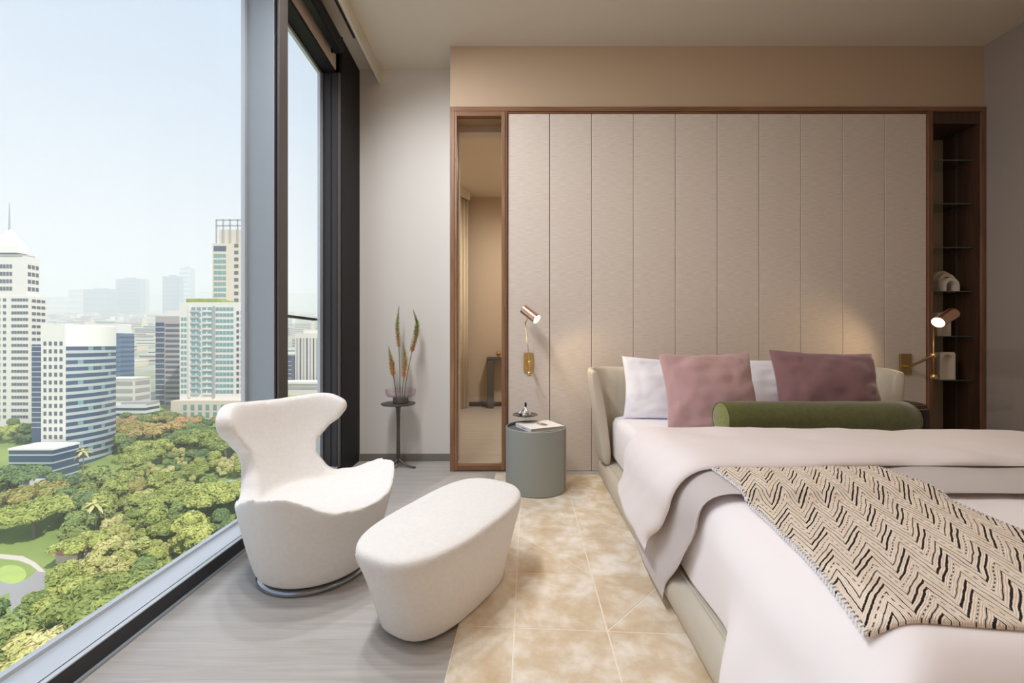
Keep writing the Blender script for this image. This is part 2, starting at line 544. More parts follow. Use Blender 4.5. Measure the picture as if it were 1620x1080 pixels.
def throw_mat():
    """woven chevrons: thin and heavy broken black lines on oatmeal, in the cloth's own UV metres"""
    m, N, L, b = new_mat('chevron woven throw')
    def math_(op, a, bb=None, c=None):
        n = N.new('ShaderNodeMath'); n.operation = op
        for i, v in enumerate((a, bb, c)):
            if v is None:
                continue
            if isinstance(v, (int, float)):
                n.inputs[i].default_value = v
            else:
                L.new(v, n.inputs[i])
        return n.outputs[0]
    uv = N.new('ShaderNodeUVMap'); uv.uv_map = 'UVMap'
    sp = N.new('ShaderNodeSeparateXYZ'); L.new(uv.outputs[0], sp.inputs[0])
    wob = N.new('ShaderNodeTexNoise'); wob.inputs['Scale'].default_value = 14; wob.inputs['Detail'].default_value = 2
    L.new(uv.outputs[0], wob.inputs['Vector'])
    wv = math_('MULTIPLY', math_('SUBTRACT', wob.outputs['Fac'], 0.5), 0.016)
    s = math_('ADD', sp.outputs['X'], wv)
    t = sp.outputs['Y']
    P, PK, AMP, SPC = 0.084, 0.55, 0.098, 0.031
    s = math_('MULTIPLY_ADD', t, -0.42, s)                 # the zigzags lean across the cloth
    ph = math_('FRACT', math_('ADD', math_('DIVIDE', s, P), 50.0))
    up = math_('DIVIDE', ph, PK)
    dn = math_('DIVIDE', math_('SUBTRACT', 1.0, ph), 1 - PK)
    tri = math_('MINIMUM', up, dn)
    arm = math_('LESS_THAN', ph, PK)                       # 1 on the heavy arm
    q = math_('DIVIDE', math_('SUBTRACT', t, math_('MULTIPLY', tri, AMP)), SPC)
    q = math_('ADD', q, 100.0)
    fr = math_('FRACT', q)
    idx = math_('FLOOR', q)
    dist = math_('ABSOLUTE', math_('SUBTRACT', fr, 0.5))   # 0 at line centre
    wn_ = N.new('ShaderNodeTexWhiteNoise'); wn_.noise_dimensions = '2D'
    cmb = N.new('ShaderNodeCombineXYZ')
    L.new(math_('FLOOR', math_('DIVIDE', s, P)), cmb.inputs[0]); L.new(idx, cmb.inputs[1])
    L.new(cmb.outputs[0], wn_.inputs['Vector'])
    per = math_('FRACT', math_('DIVIDE', math_('ADD', idx, 0.5), 4.0))       # position in a repeat of four lines
    heavy = math_('MULTIPLY', math_('LESS_THAN', per, 0.5), arm)
    dash = math_('GREATER_THAN', math_('ABSOLUTE', math_('SUBTRACT', per, 0.5)), 0.25)
    dash = math_('MULTIPLY', dash, math_('LESS_THAN', math_('ABSOLUTE', math_('SUBTRACT', per, 0.875)), 0.05))
    width = math_('MULTIPLY_ADD', heavy, 0.10, math_('MULTIPLY_ADD', wn_.outputs['Value'], 0.04, 0.062))
    rag = N.new('ShaderNodeTexNoise'); rag.inputs['Scale'].default_value = 260; rag.inputs['Detail'].default_value = 1
    L.new(uv.outputs[0], rag.inputs['Vector'])
    width = math_('MULTIPLY', width, math_('MULTIPLY_ADD', rag.outputs['Fac'], 1.6, 0.2))
    line = math_('LESS_THAN', dist, width)
    dn_ = math_('FRACT', math_('DIVIDE', math_('ADD', math_('MULTIPLY', t, 1.0), math_('MULTIPLY', s, 0.6)), 0.017))
    gap = math_('SUBTRACT', 1.0, math_('MULTIPLY', dash, math_('GREATER_THAN', dn_, 0.55)))
    line = math_('MULTIPLY', line, gap)
    wv2 = N.new('ShaderNodeTexNoise'); wv2.inputs['Scale'].default_value = 30
    L.new(uv.outputs[0], wv2.inputs['Vector'])
    base = N.new('ShaderNodeValToRGB')
    base.color_ramp.elements[0].position = 0.3; base.color_ramp.elements[0].color = srgb(230, 213, 194)
    base.color_ramp.elements[1].position = 0.7; base.color_ramp.elements[1].color = srgb(243, 231, 216)
    L.new(wv2.outputs['Fac'], base.inputs[0])
    mx = N.new('ShaderNodeMix'); mx.data_type = 'RGBA'
    L.new(line, mx.inputs['Factor']); L.new(base.outputs[0], mx.inputs['A'])
    mx.inputs['B'].default_value = srgb(38, 32, 32)
    L.new(mx.outputs['Result'], b.inputs['Base Color'])
    b.inputs['Roughness'].default_value = 0.9
    b.inputs['Specular IOR Level'].default_value = 0.2
    rib = math_('SINE', math_('MULTIPLY', q, 6.28318 * 3))
    bp = N.new('ShaderNodeBump'); bp.inputs['Strength'].default_value = 0.5; bp.inputs['Distance'].default_value = 0.0015
    L.new(math_('MULTIPLY_ADD', line, -1.0, math_('MULTIPLY', rib, 0.5)), bp.inputs['Height'])
    L.new(bp.outputs[0], b.inputs['Normal'])
    return m
M['throw'] = throw_mat()
M['stitch'] = mat('white overcast stitching', srgb(232, 234, 240), 0.8)

def leaf_mat(name, a, bb, c):
    m, N, L, b = new_mat(name)
    oi = N.new('ShaderNodeObjectInfo')
    geo = N.new('ShaderNodeNewGeometry')
    nz = N.new('ShaderNodeTexNoise'); nz.inputs['Scale'].default_value = 0.35; nz.inputs['Detail'].default_value = 3
    L.new(geo.outputs['Position'], nz.inputs['Vector'])
    ad = N.new('ShaderNodeMath'); ad.operation = 'MULTIPLY_ADD'; ad.inputs[1].default_value = 0.6
    L.new(oi.outputs['Random'], ad.inputs[0])
    sb = N.new('ShaderNodeMath'); sb.operation = 'SUBTRACT'; sb.inputs[1].default_value = 0.3
    L.new(nz.outputs['Fac'], sb.inputs[0]); L.new(sb.outputs[0], ad.inputs[2])
    r = N.new('ShaderNodeValToRGB')
    r.color_ramp.elements[0].position = 0.15; r.color_ramp.elements[0].color = a
    r.color_ramp.elements[1].position = 0.85; r.color_ramp.elements[1].color = c
    q = r.color_ramp.elements.new(0.5); q.color = bb
    L.new(ad.outputs[0], r.inputs[0]); L.new(r.outputs[0], b.inputs['Base Color'])
    b.inputs['Roughness'].default_value = 0.8
    b.inputs['Specular IOR Level'].default_value = 0.15
    tl = N.new('ShaderNodeBsdfTranslucent')
    L.new(r.outputs[0], tl.inputs['Color'])
    mx = N.new('ShaderNodeMixShader'); mx.inputs[0].default_value = 0.22
    out = N['Material Output']
    L.new(b.outputs[0], mx.inputs[1]); L.new(tl.outputs[0], mx.inputs[2]); L.new(mx.outputs[0], out.inputs['Surface'])
    return m
M['leaf'] = leaf_mat('green foliage', srgb(144, 156, 90), srgb(172, 180, 104), srgb(200, 202, 122))
M['leaf_dk'] = leaf_mat('dark foliage', srgb(108, 134, 96), srgb(134, 154, 98), srgb(158, 170, 104))
M['leaf_lt'] = leaf_mat('pale foliage', srgb(182, 184, 114), srgb(204, 200, 134), srgb(220, 214, 160))
M['leaf_or'] = leaf_mat('flowering foliage', srgb(146, 152, 90), srgb(182, 168, 104), srgb(208, 166, 128))
M['bark'] = mat('grey bark', srgb(128, 116, 104), 0.9)

# ------------------------------------------------------------------ room dimensions (metres)
XW, XR = -1.265, 3.755            # window curb, right wall
YB, YR = 3.45, -0.20              # recessed back wall, rear wall
YP = 3.17                         # face of the panelled wall
ZC = 3.333
XG = -1.41                        # glass plane
XP = -0.436                       # left end of the panelled wall
CURB = 0.064

# ------------------------------------------------------------------ setting
struct(box('floor', XG - 0.06, XR, YR, YB, -0.12, 0.0, M['floor']))
struct(box('ceiling', XG - 0.06, XR + 0.1, YR - 0.1, YB + 0.1, ZC, ZC + 0.12, M['ceiling']))
OX0, OX1 = -0.40, -0.004           # glazed opening towards the next room
struct(mesh_obj('wall_back', *join(box_data(XG - 0.06, OX0, YB, YB + 0.1, -0.12, ZC), box_data(OX1, XR + 0.1, YB, YB + 0.1, -0.12, ZC), box_data(OX0, OX1, YB, YB + 0.1, 2.80, ZC)), M['wall']))
# the next room, glimpsed through the tall bronze glass panel
Y2 = 6.45
struct(box('floor_2', -1.0, 1.2, YB, Y2, -0.12, 0.0, M['floor']))
struct(box('ceiling_2', -1.1, 1.3, YB + 0.1, Y2 + 0.1, ZC, ZC + 0.12, M['ceiling']))
struct(box('wall_far', -1.0, 1.2, Y2, Y2 + 0.1, -0.12, ZC, M['wall_tan']))
struct(box('wall_next_left', -1.1, -1.0, YB + 0.1, Y2 + 0.1, -0.12, ZC, M['wall_tan']))
struct(box('wall_next_right', 1.2, 1.3, YB + 0.1, Y2 + 0.1, -0.12, ZC, M['wall_tan']))
struct(box('baseboard_far', -0.58, 1.2, Y2 - 0.012, Y2, 0.0, 0.07, M['walnut']))
struct(box('wall_cheek', OX1, OX1 + 0.02, YP + 0.05, YB, 0.0, 2.853, M['oak']))
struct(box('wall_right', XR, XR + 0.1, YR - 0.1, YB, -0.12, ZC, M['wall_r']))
struct(box('wall_rear', XG - 0.06, XR, YR - 0.1, YR, -0.12, ZC, M['bulkhead']))
struct(box('wall_bulkhead', XP, XR, YP + 0.006, YB, 2.853, ZC, M['bulkhead']))
struct(box('wall_side', XP, XP + 0.02, YP + 0.02, YB, 0.0, 2.853, M['wall']))
struct(box('baseboard_back', -1.25, XP, YB - 0.012, YB, 0.0, 0.06, M['baseboard'], bev=0.002))

# curb and sill of the window wall
o = struct(box('trim_1', XG, XW, YR, YB, 0.0, CURB, M['alu_dark'], bev=0.003))
o2 = box('sill', XG, XW - 0.022, YR, YB, CURB, CURB + 0.004, M['alu_light'], o)
box('sill_edge', XW - 0.017, XW, YR, YB, CURB, CURB + 0.004, M['alu_light'], o)
box('sill_groove', XW - 0.022, XW - 0.017, YR, YB, CURB, CURB + 0.001, M['black'], o)
box('floor_channel', XW, XW + 0.012, YR, YB - 0.4, 0.0, 0.008, M['alu_grey'], o)
# head of the window: soffit, beige lining, pelmet
o = struct(box('trim_2', XG, -1.29, YR, YB, 3.045, ZC, M['alu_black']))
box('lining', -1.29, -1.283, YR, 3.06, 3.068, ZC, M['strip'], o)
o = struct(box('trim_3', -1.078, -1.063, YR, YB, 3.207, ZC, M['ceiling']))
box('curtain_track', -1.160, -1.146, YR + 0.1, 3.08, ZC - 0.012, ZC, M['alu_dark'], o)

# windows
def window(idx, y0, y1, rail=None):
    root = struct(empty('window_%d' % idx, (XG, (y0 + y1) / 2, CURB)))
    box('glass_pane', XG + 0.006, XG + 0.016, y0, y1, CURB + 0.004, 3.045, M['pane'], root)
    box('gasket', XG, XG + 0.02, y1 - 0.03, y1, CURB + 0.004, 3.045, M['alu_light'], root)
    box('gasket', XG, XG + 0.022, y0, y1 - 0.03, 3.02, 3.045, M['alu_light'], root)
    box('gasket', XG, XG + 0.022, y0, y1 - 0.03, CURB + 0.004, CURB + 0.018, M['alu_light'], root)
    if rail:
        box('rail', XG - 0.05, XG - 0.015, y0, y1, rail - 0.008, rail + 0.008, M['alu_dark'], root)
    return root
window(1, YR + 0.02, 2.185)
window(2, 2.276, 3.06, rail=1.18)
# mullion between the panes
root = struct(empty('trim_4', (-1.32, 2.23, CURB)))
box('mullion_core', XG, -1.225, 2.187, 2.276, CURB, 3.045, M['alu_brown'], root)
box('mullion_face', -1.392, -1.245, 2.176, 2.187, CURB + 0.004, 3.045, M['alu_grey'], root, bev=0.002)
box('mullion_gasket', XG, -1.392, 2.170, 2.187, CURB + 0.004, 3.045, M['black'], root)
box('mullion_gasket', -1.245, -1.236, 2.178, 2.187, CURB + 0.004, 3.045, M['black'], root)
box('mullion_cap', -1.236, -1.222, 2.182, 2.270, CURB, 3.045, M['alu_brown'], root, bev=0.003)
# end post by the back wall
root = struct(empty('trim_5', (-1.33, 3.25, 0)))
box('post_core', XG, -1.25, 3.075, YB, CURB, 3.045, M['alu_black'], root)
box('post_cover', -1.265, -1.245, 3.075, YB - 0.001, 0.0, ZC - 0.01, M['alu_black'], root)
box('post_edge', XG, -1.385, 3.06, 3.075, CURB + 0.004, 3.045, M['alu_grey'], root)
box('post_face', -1.377, -1.325, 3.064, 3.075, CURB + 0.004, 3.045, M['alu_dark'], root, bev=0.002)
box('post_face', -1.318, -1.275, 3.060, 3.075, CURB + 0.004, 3.045, M['alu_dark'], root, bev=0.002)
box('post_bead', -1.270, -1.250, 3.055, 3.075, CURB, 3.045, M['alu_brown'], root, bev=0.002)

# roller blind
root = tag(empty('roller_blind', (-1.225, 1.45, 3.12)), 'black roller blind rolled up at the head of the window', 'blind')
V, Fc = lathe_data([(0.05, 0), (0.05, 3.05)], 24, center=(-1.228, -0.08, 3.18), M=axis_matrix((0, 1, 0)))
mesh_obj('fabric_roll', V, Fc, M['blind'], root, smooth=True, sharp=0.6)
box('bracket', -1.283, -1.20, 2.972, 2.982, 3.14, 3.25, M['black'], root)
box('bracket', -1.283, -1.20, -0.10, -0.09, 3.14, 3.25, M['black'], root)
box('hem_bar', -1.25, -1.206, -0.07, 2.96, 3.118, 3.13, M['black'], root)

# ------------------------------------------------------------------ panelled wall: frame, panels, mirror, niche
def wx(p):
    return (p - CX) / F * YP
Z_T = 2.848
root = tag(empty('wall_paneling', (1.66, YP, 0)), 'linen covered wall panels in a slim oak frame behind the bed', 'wall panel')
box('frame_top', XP, XR, YP - 0.012, YP + 0.05, 2.812, Z_T, M['oak_h'], root, bev=0.002)
box('frame_bead', XP + 0.03, wx(1466), YP - 0.004, YP + 0.05, 2.800, 2.809, M['oak_h'], root)
box('frame_post', XP, wx(719), YP - 0.012, YP + 0.05, 0, 2.812, M['oak'], root, bev=0.002)
box('frame_post', wx(799.5), wx(803), YP - 0.012, YP + 0.05, 0, 2.812, M['oak_red'], root, bev=0.002)
box('frame_post', wx(1466.5), wx(1474), YP - 0.012, YP + 0.27, 0, 2.812, M['oak_red'], root, bev=0.002)
box('frame_post', wx(1550), XR - 0.002, YP - 0.012, YP + 0.27, 0, 2.812, M['oak_red'], root, bev=0.002)
box('backing', wx(803), wx(1466.5), YP + 0.034, YP + 0.05, 0, 2.80, M['gap'], root)
pw = (wx(1466) - wx(803.5)) / 10
V, Fc = box_data(0.0022, pw - 0.0022, 0, 0.034, 0, 2.796, 0.003, 2)
pm = None
for i in range(10):
    if pm is None:
        p = mesh_obj('panel', V, Fc, M['linen'], root, local=True)
        pm = p.data
    else:
        p = link(bpy.data.objects.new('panel', pm))
        p.parent = root
    p.location = (wx(803.5) + i * pw - 1.66, 0.0, 0.002)

root = tag(empty('glazed_panel', (wx(757), YP, 0)), 'tall narrow bronze glass panel in a double oak frame beside the linen panels', 'glass panel')
mx0, mx1 = wx(719.5), wx(799)
for a_, b_ in ((mx0, wx(723.5)), (wx(793.5), mx1)):
    box('frame_stile', a_, b_, YP - 0.018, YP + 0.03, 0.012, 2.808, M['oak'], root, bev=0.003)
box('frame_rail', wx(723.5), wx(793.5), YP - 0.018, YP + 0.03, 2.772, 2.808, M['oak_h'], root, bev=0.003)
box('frame_rail', wx(723.5), wx(793.5), YP - 0.018, YP + 0.03, 0.012, 0.052, M['oak_h'], root, bev=0.003)
box('plinth', XP, wx(803), YP - 0.006, YP + 0.03, 0.0, 0.012, M['oak_h'], root)
box('glass_pane', wx(723.5), wx(793.5), YP - 0.004, YP + 0.01, 0.052, 2.772, M['mirror'], root)

nx0, nx1 = wx(1474), wx(1550)
root = tag(empty('display_niche', ((nx0 + nx1) / 2, YP + 0.13, 0)), 'tall dark walnut display niche with glass shelves beside the right wall', 'shelf unit')
box('back_panel', nx0, nx1, YP + 0.255, YP + 0.27, 0, 2.812, M['niche_back'], root)
box('side_panel', nx1 - 0.012, nx1, YP + 0.0, YP + 0.255, 0, 2.812, M['walnut'], root)
box('side_panel', nx0, nx0 + 0.012, YP + 0.0, YP + 0.255, 0, 2.812, M['walnut'], root)
box('top_panel', nx0 + 0.012, nx1 - 0.012, YP, YP + 0.255, 2.72, 2.812, M['walnut'], root)
box('bottom_panel', nx0 + 0.012, nx1 - 0.012, YP, YP + 0.255, 0, 0.06, M['walnut'], root)
box('shelf_track', nx1 - 0.016, nx1 - 0.0115, YP + 0.145, YP + 0.157, 0.06, 2.72, M['alu_brown'], root)
SHELF = [2.455, 2.11, 1.762, 1.415, 1.06, 0.712]
for z in SHELF:
    s_ = box('shelf', nx0 + 0.013, nx1 - 0.016, YP + 0.035, YP + 0.25, z - 0.008, z, M['shelf_glass'], root)
    box('shelf_lip', nx0 + 0.013, nx1 - 0.016, YP + 0.033, YP + 0.035, z - 0.008, z, M['shelf_edge'], s_)
    box('bracket', nx1 - 0.06, nx1 - 0.012, YP + 0.146, YP + 0.156, z - 0.022, z - 0.0082, M['alu_dark'], root)

def arch_data(cx, y0, y1, z, w, h, t):
    """an upright arch: straight legs and a half-round head, opening through y"""
    ro, ri = w / 2, w / 2 - t
    outer, inner = [(cx - ro, z)], [(cx - ri, z)]
    for i in range(17):
        a = math.pi - math.pi * i / 16
        outer.append((cx + ro * math.cos(a), z + h - ro + ro * math.sin(a)))
        inner.append((cx + ri * math.cos(a), z + h - ro + ri * math.sin(a)))
    outer.append((cx + ro, z)); inner.append((cx + ri, z))
    n = len(outer)
    V = [(x, y0, zz) for x, zz in outer] + [(x, y0, zz) for x, zz in inner] + [(x, y1, zz) for x, zz in outer] + [(x, y1, zz) for x, zz in inner]
    Fc = []
    for i in range(n - 1):
        Fc += [[i, i + 1, n + i + 1, n + i], [2 * n + i, 3 * n + i, 3 * n + i + 1, 2 * n + i + 1],
               [i, 2 * n + i, 2 * n + i + 1, i + 1], [n + i, n + i + 1, 3 * n + i + 1, 3 * n + i]]
    Fc += [[0, n, 3 * n, 2 * n], [n - 1, 3 * n - 1, 4 * n - 1, 2 * n - 1]]
    return recalc(V, Fc)
root = tag(empty('arch_sculpture', (nx0 + 0.235, YP + 0.125, 1.415)), 'white ceramic sculpture of three stepped arches on a glass shelf', 'sculpture')
for cx_, ya, yb, w_, h_ in ((nx0 + 0.205, 0.045, 0.085, 0.130, 0.108), (nx0 + 0.238, 0.105, 0.145, 0.146, 0.150), (nx0 + 0.265, 0.165, 0.205, 0.160, 0.182)):
    V, Fc = arch_data(cx_, YP + ya, YP + yb, 1.415, w_, h_, 0.026)
    mesh_obj('arch', V, Fc, M['ceramic'], root, smooth=True, sharp=0.7)
box('foot_bar', nx0 + 0.25, nx0 + 0.268, YP + 0.08, YP + 0.11, 1.415, 1.425, M['ceramic'], root)
box('foot_bar', nx0 + 0.288, nx0 + 0.308, YP + 0.14, YP + 0.17, 1.415, 1.425, M['ceramic'], root)
# square block with an arched recess
def alcove(name, label, cx, w, h, z, yd):
    y0, y1 = YP + yd, YP + yd + 0.07
    root = tag(empty(name, (cx, (y0 + y1) / 2, z)), label, 'ornament')
    n = 14
    r = w / 2 - 0.018
    pts_o, pts_i = [], []
    for i in range(n + 1):
        a = math.pi - math.pi * i / n
        pts_i.append((cx + r * math.cos(a), z + h - 0.018 - r + r * math.sin(a)))
    pts_i = [(cx - r, z + 0.012)] + pts_i + [(cx + r, z + 0.012)]
    for (xi, zi) in pts_i:
        if zi <= z + 0.013:
            pts_o.append((cx - w / 2 if xi < cx else cx + w / 2, z + 0.012))
        else:
            dx, dz = xi - cx, max(zi - (z + h - 0.018 - r), 0)
            k = min((w / 2) / max(abs(dx), 1e-6), (0.018 + r) / max(dz, 1e-6)) if (abs(dx) > 1e-6 or dz > 1e-6) else 1
            pts_o.append((cx + dx * k, z + h - 0.018 - r + dz * k))
    m = len(pts_i)
    V = [(x, y0, zz) for x, zz in pts_o] + [(x, y0, zz) for x, zz in pts_i] + [(x, y1, zz) for x, zz in pts_o] + [(x, y0 + 0.045, zz) for x, zz in pts_i]
    Fc = []
    for i in range(m - 1):
        Fc += [[i, i + 1, m + i + 1, m + i], [i, 2 * m + i, 2 * m + i + 1, i + 1], [m + i, m + i + 1, 3 * m + i + 1, 3 * m + i]]
    Fc += [list(range(3 * m, 4 * m)), list(range(2 * m, 3 * m))]
    mesh_obj('block', *recalc(V, Fc), M['ceramic'], root)
    box('foot', cx - w / 2, cx + w / 2, y0, y1, z, z + 0.012, M['ceramic'], root)
alcove('arch_ornament', 'white square ornament with an arched recess on the lower glass shelf', nx0 + 0.181, 0.122, 0.218, 0.712, 0.05)
alcove('arch_ornament', 'small white arched ornament on the glass shelf behind the right lamp', nx0 + 0.228, 0.11, 0.19, 1.06, 0.12)

# ------------------------------------------------------------------ things in the next room
def curtain(x0, y0, x1, y1, z0, z1, waves):
    n = 90
    V = []
    for k, zz in enumerate((z0, z1)):
        for i in range(n):
            u = i / (n - 1)
            w = 0.025 * math.sin(u * 2 * math.pi * waves + 0.5 * k)
            V.append((x0 + (x1 - x0) * u + w * 0.3, y0 + (y1 - y0) * u + w, zz))
    return V, grid_faces(n, 2)
V, Fc = curtain(-0.95, 5.72, -0.585, 6.28, 0.01, ZC - 0.12, 9)
o = tag(mesh_obj('curtain', V, Fc, M['curtain'], smooth=True), 'cream floor-length curtain in the next room seen through the bronze glass', 'curtain')
md = o.modifiers.new('thick', 'SOLIDIFY'); md.thickness = 0.004
V, Fc = recalc([(-0.93, 5.62, ZC - 0.13), (-0.545, 6.22, ZC - 0.13), (-0.565, 6.24, ZC - 0.13), (-0.95, 5.64, ZC - 0.13), (-0.93, 5.62, ZC), (-0.545, 6.22, ZC), (-0.565, 6.24, ZC), (-0.95, 5.64, ZC)],
               [[0, 1, 2, 3], [4, 5, 6, 7], [0, 1, 5, 4], [1, 2, 6, 5], [2, 3, 7, 6], [3, 0, 4, 7]])
struct(mesh_obj('trim_6', V, Fc, M['ceiling']))
root = tag(empty('console_table', (0.05, Y2 - 0.14, 0)), 'grey lacquered console table in the next room seen through the bronze glass', 'table')
box('table_top', -0.29, 0.42, Y2 - 0.25, Y2 - 0.015, 0.75, 0.79, M['console'], root, bev=0.004)
box('leg', -0.28, -0.185, Y2 - 0.24, Y2 - 0.02, 0, 0.75, M['console'], root, bev=0.004)
box('leg', 0.32, 0.41, Y2 - 0.24, Y2 - 0.02, 0, 0.75, M['console'], root, bev=0.004)
V, Fc = join(ball_data((-0.11, Y2 - 0.14, 0.845), 0.04), lathe_data([(0.02, 0), (0.03, 0.004), (0.012, 0.02)], 20, center=(-0.11, Y2 - 0.14, 0.79)))
tag(mesh_obj('brass_ornament', V, Fc, M['brass'], smooth=True), 'small round brass ornament on the grey console table', 'ornament')
V, Fc = lathe_data([(0.09, 0.0), (0.11, 0.01), (0.11, 0.12), (0.10, 0.15), (0.085, 0.16), (0.085, 0.22), (0.07, 0.235)], 28, center=(-0.80, 5.66, 0))
tag(mesh_obj('pouf', V, Fc, M['boucle'], smooth=True), 'small white pouf at the foot of the cream curtain', 'pouf')

# ceiling fill lights out of view, added to brighten both rooms
def fill_downlight(x, y, label, energy, color, aim=(0, 0, -1), size=2.5):
    root = tag(empty('fill_downlight', (x, y, ZC - 0.012)), label, 'fill_downlight', 'added ceiling fill lights')
    V, Fc = lathe_data([(0.101, 0.012), (0.101, 0.0), (0.12, 0.0), (0.12, 0.012)], 24, cap0=False, cap1=False, center=(x, y, ZC - 0.012))
    mesh_obj('trim_ring', V, Fc, M['ceramic'], root)
    V, Fc = lathe_data([(0.10, 0.0), (0.10, 0.003)], 24, center=(x, y, ZC - 0.004))
    mesh_obj('lens', V, Fc, M['lens'], root)
    ld = bpy.data.lights.new('fill_lamp', 'SPOT')
    ld.energy = energy
    ld.color = color
    ld.spot_size = size
    ld.spot_blend = 1.0
    ld.shadow_soft_size = 0.10
    lo = link(bpy.data.objects.new('fill_lamp', ld))
    lo.parent = root
    lo.location = (0, 0, -0.012)
    lo.rotation_euler = Vector(aim).normalized().to_track_quat('-Z', 'Y').to_euler()
for y in (0.7, 1.2, 1.8, 2.4):  # cool fill added to make up for weak window daylight
    fill_downlight(-0.90, y, 'unseen ceiling fill light added in a row along the window', 74, (0.94, 0.955, 1.0), (0.40, 0.10, -0.9), 2.75)
fill_downlight(0.45, 5.0, 'unseen ceiling fill light added in the next room', 230, (1.0, 0.97, 0.92), (-0.2, 0.1, -1), 2.8)  # added out of view to brighten the next room
for x, y in ((1.2, 1.0), (1.2, 2.0), (2.4, 1.4)):  # weak warm fill, added over the bed outside the view
    fill_downlight(x, y, 'unseen warm ceiling fill light added above the bed', 9, (1.0, 0.76, 0.50))

# ------------------------------------------------------------------ rug
ANG = -math.atan(0.0547)            # rug and bed stand turned a little in the room
RB = Matrix.Rotation(ANG, 4, 'Z')
def B(u, v, z):
    return RB @ Vector((u, v, z))
ROWS = [3.09, 2.77, 2.43, 2.09, 1.75, 1.41, 1.07, 0.73, 0.39, 0.10]
COLS = [-0.244, -0.047, 0.274, 0.594, 0.914, 1.234]
c0 = B(0.9, 1.6, 0)
root = tag(empty('area_rug', c0, ANG), 'cream and tan patchwork hide rug under the bed', 'rug')
def poly_slab(name, pts, z0, z1, m, parent, inset=0.0):
    n = len(pts)
    c = Vector((sum(p[0] for p in pts) / n, sum(p[1] for p in pts) / n))
    pp = []
    for i in range(n):
        p, a, b_ = Vector(pts[i]), Vector(pts[i - 1]), Vector(pts[(i + 1) % n])
        d1, d2 = (p - a).normalized(), (b_ - p).normalized()
        n1, n2 = Vector((-d1.y, d1.x)), Vector((-d2.y, d2.x))
        q = (n1 + n2)
        q = q / max(q.dot(n1), 1e-3)
        pp.append(p + q * inset)
    V = [B(p.x, p.y, z0) for p in pp] + [B(p.x, p.y, z1) for p in pp]
    Fc = [list(range(n))[::-1], list(range(n, 2 * n))] + [[i, (i + 1) % n, n + (i + 1) % n, n + i] for i in range(n)]
    return mesh_obj(name, V, Fc, m, parent)
poly_slab('backing', [(COLS[0], ROWS[-1]), (2.55, ROWS[-1]), (2.55, ROWS[0]), (COLS[0], ROWS[0])], 0.0, 0.0088, M['rug_edge'], root)
random.seed(11)
for i in range(len(COLS) - 1):
    for j in range(len(ROWS) - 1):
        u0, u1, v1, v0 = COLS[i], COLS[i + 1], ROWS[j], ROWS[j + 1]
        quad = [(u0, v0), (u1, v0), (u1, v1), (u0, v1)]
        split = {(1, 3): 1, (2, 2): 1, (2, 4): 0, (1, 6): 0, (2, 6): 1}.get((i, j))
        if split == 1:
            polys = [[quad[0], quad[1], quad[3]], [quad[1], quad[2], quad[3]]]
        elif split == 0:
            polys = [[quad[0], quad[1], quad[2]], [quad[0], quad[2], quad[3]]]
        else:
            polys = [quad]
        for p in polys:
            poly_slab('patch', p, 0.0088, 0.010, M['rug'], root, inset=0.0026)
poly_slab('patch', [(COLS[-1], ROWS[-1]), (2.55, ROWS[-1]), (2.55, ROWS[0]), (COLS[-1], ROWS[0])], 0.0088, 0.010, M['rug'], root, inset=0.0026)
RUG = 0.010

# ------------------------------------------------------------------ bed
UL, UR_ = 0.60, 2.40                # mattress sides
VF, VH = 0.70, 2.98                 # mattress foot and head
bed_c = B((UL + UR_) / 2, 1.9, RUG)
bed = tag(empty('bed', bed_c, ANG), 'low upholstered platform bed in greige leather with a wrap-around headboard', 'bed')

def rounded_rect(u0, u1, v0, v1, r, n=8):
    P = []
    for cu, cv, a0 in ((u1 - r, v1 - r, 0), (u0 + r, v1 - r, 90), (u0 + r, v0 + r, 180), (u1 - r, v0 + r, 270)):
        for i in range(n + 1):
            a = math.radians(a0 + 90 * i / n)
            P.append((cu + r * math.cos(a), cv + r * math.sin(a)))
    return P
# base: padded rail with a soft outer profile
prof = [(0.045, 0.0), (0.02, 0.012), (0.004, 0.045), (0.0, 0.085), (0.010, 0.120), (0.032, 0.143), (0.06, 0.152), (0.12, 0.152)]
V, Fc, rings = [], [], []
for ins, z in prof:
    ring = rounded_rect(0.515 + ins, 2.485 - ins, 0.635 + ins, 3.07, 0.07)
    rings.append(len(ring))
    V += [B(u, v, RUG + z) for u, v in ring]
n = rings[0]
Fc = grid_faces(n, len(prof), closed_u=True)
Fc += [list(range(n))[::-1], [(len(prof) - 1) * n + i for i in range(n)]]
mesh_obj('base', *recalc(V, Fc), M['leather'], bed, smooth=True, sharp=0.9)
mesh_obj('piping', *tube_data([B(u, v, RUG + 0.152) for u, v in rounded_rect(0.562, 2.438, 0.682, 3.0, 0.05)], 0.004, 6, caps=False), M['leather'], bed, smooth=True)

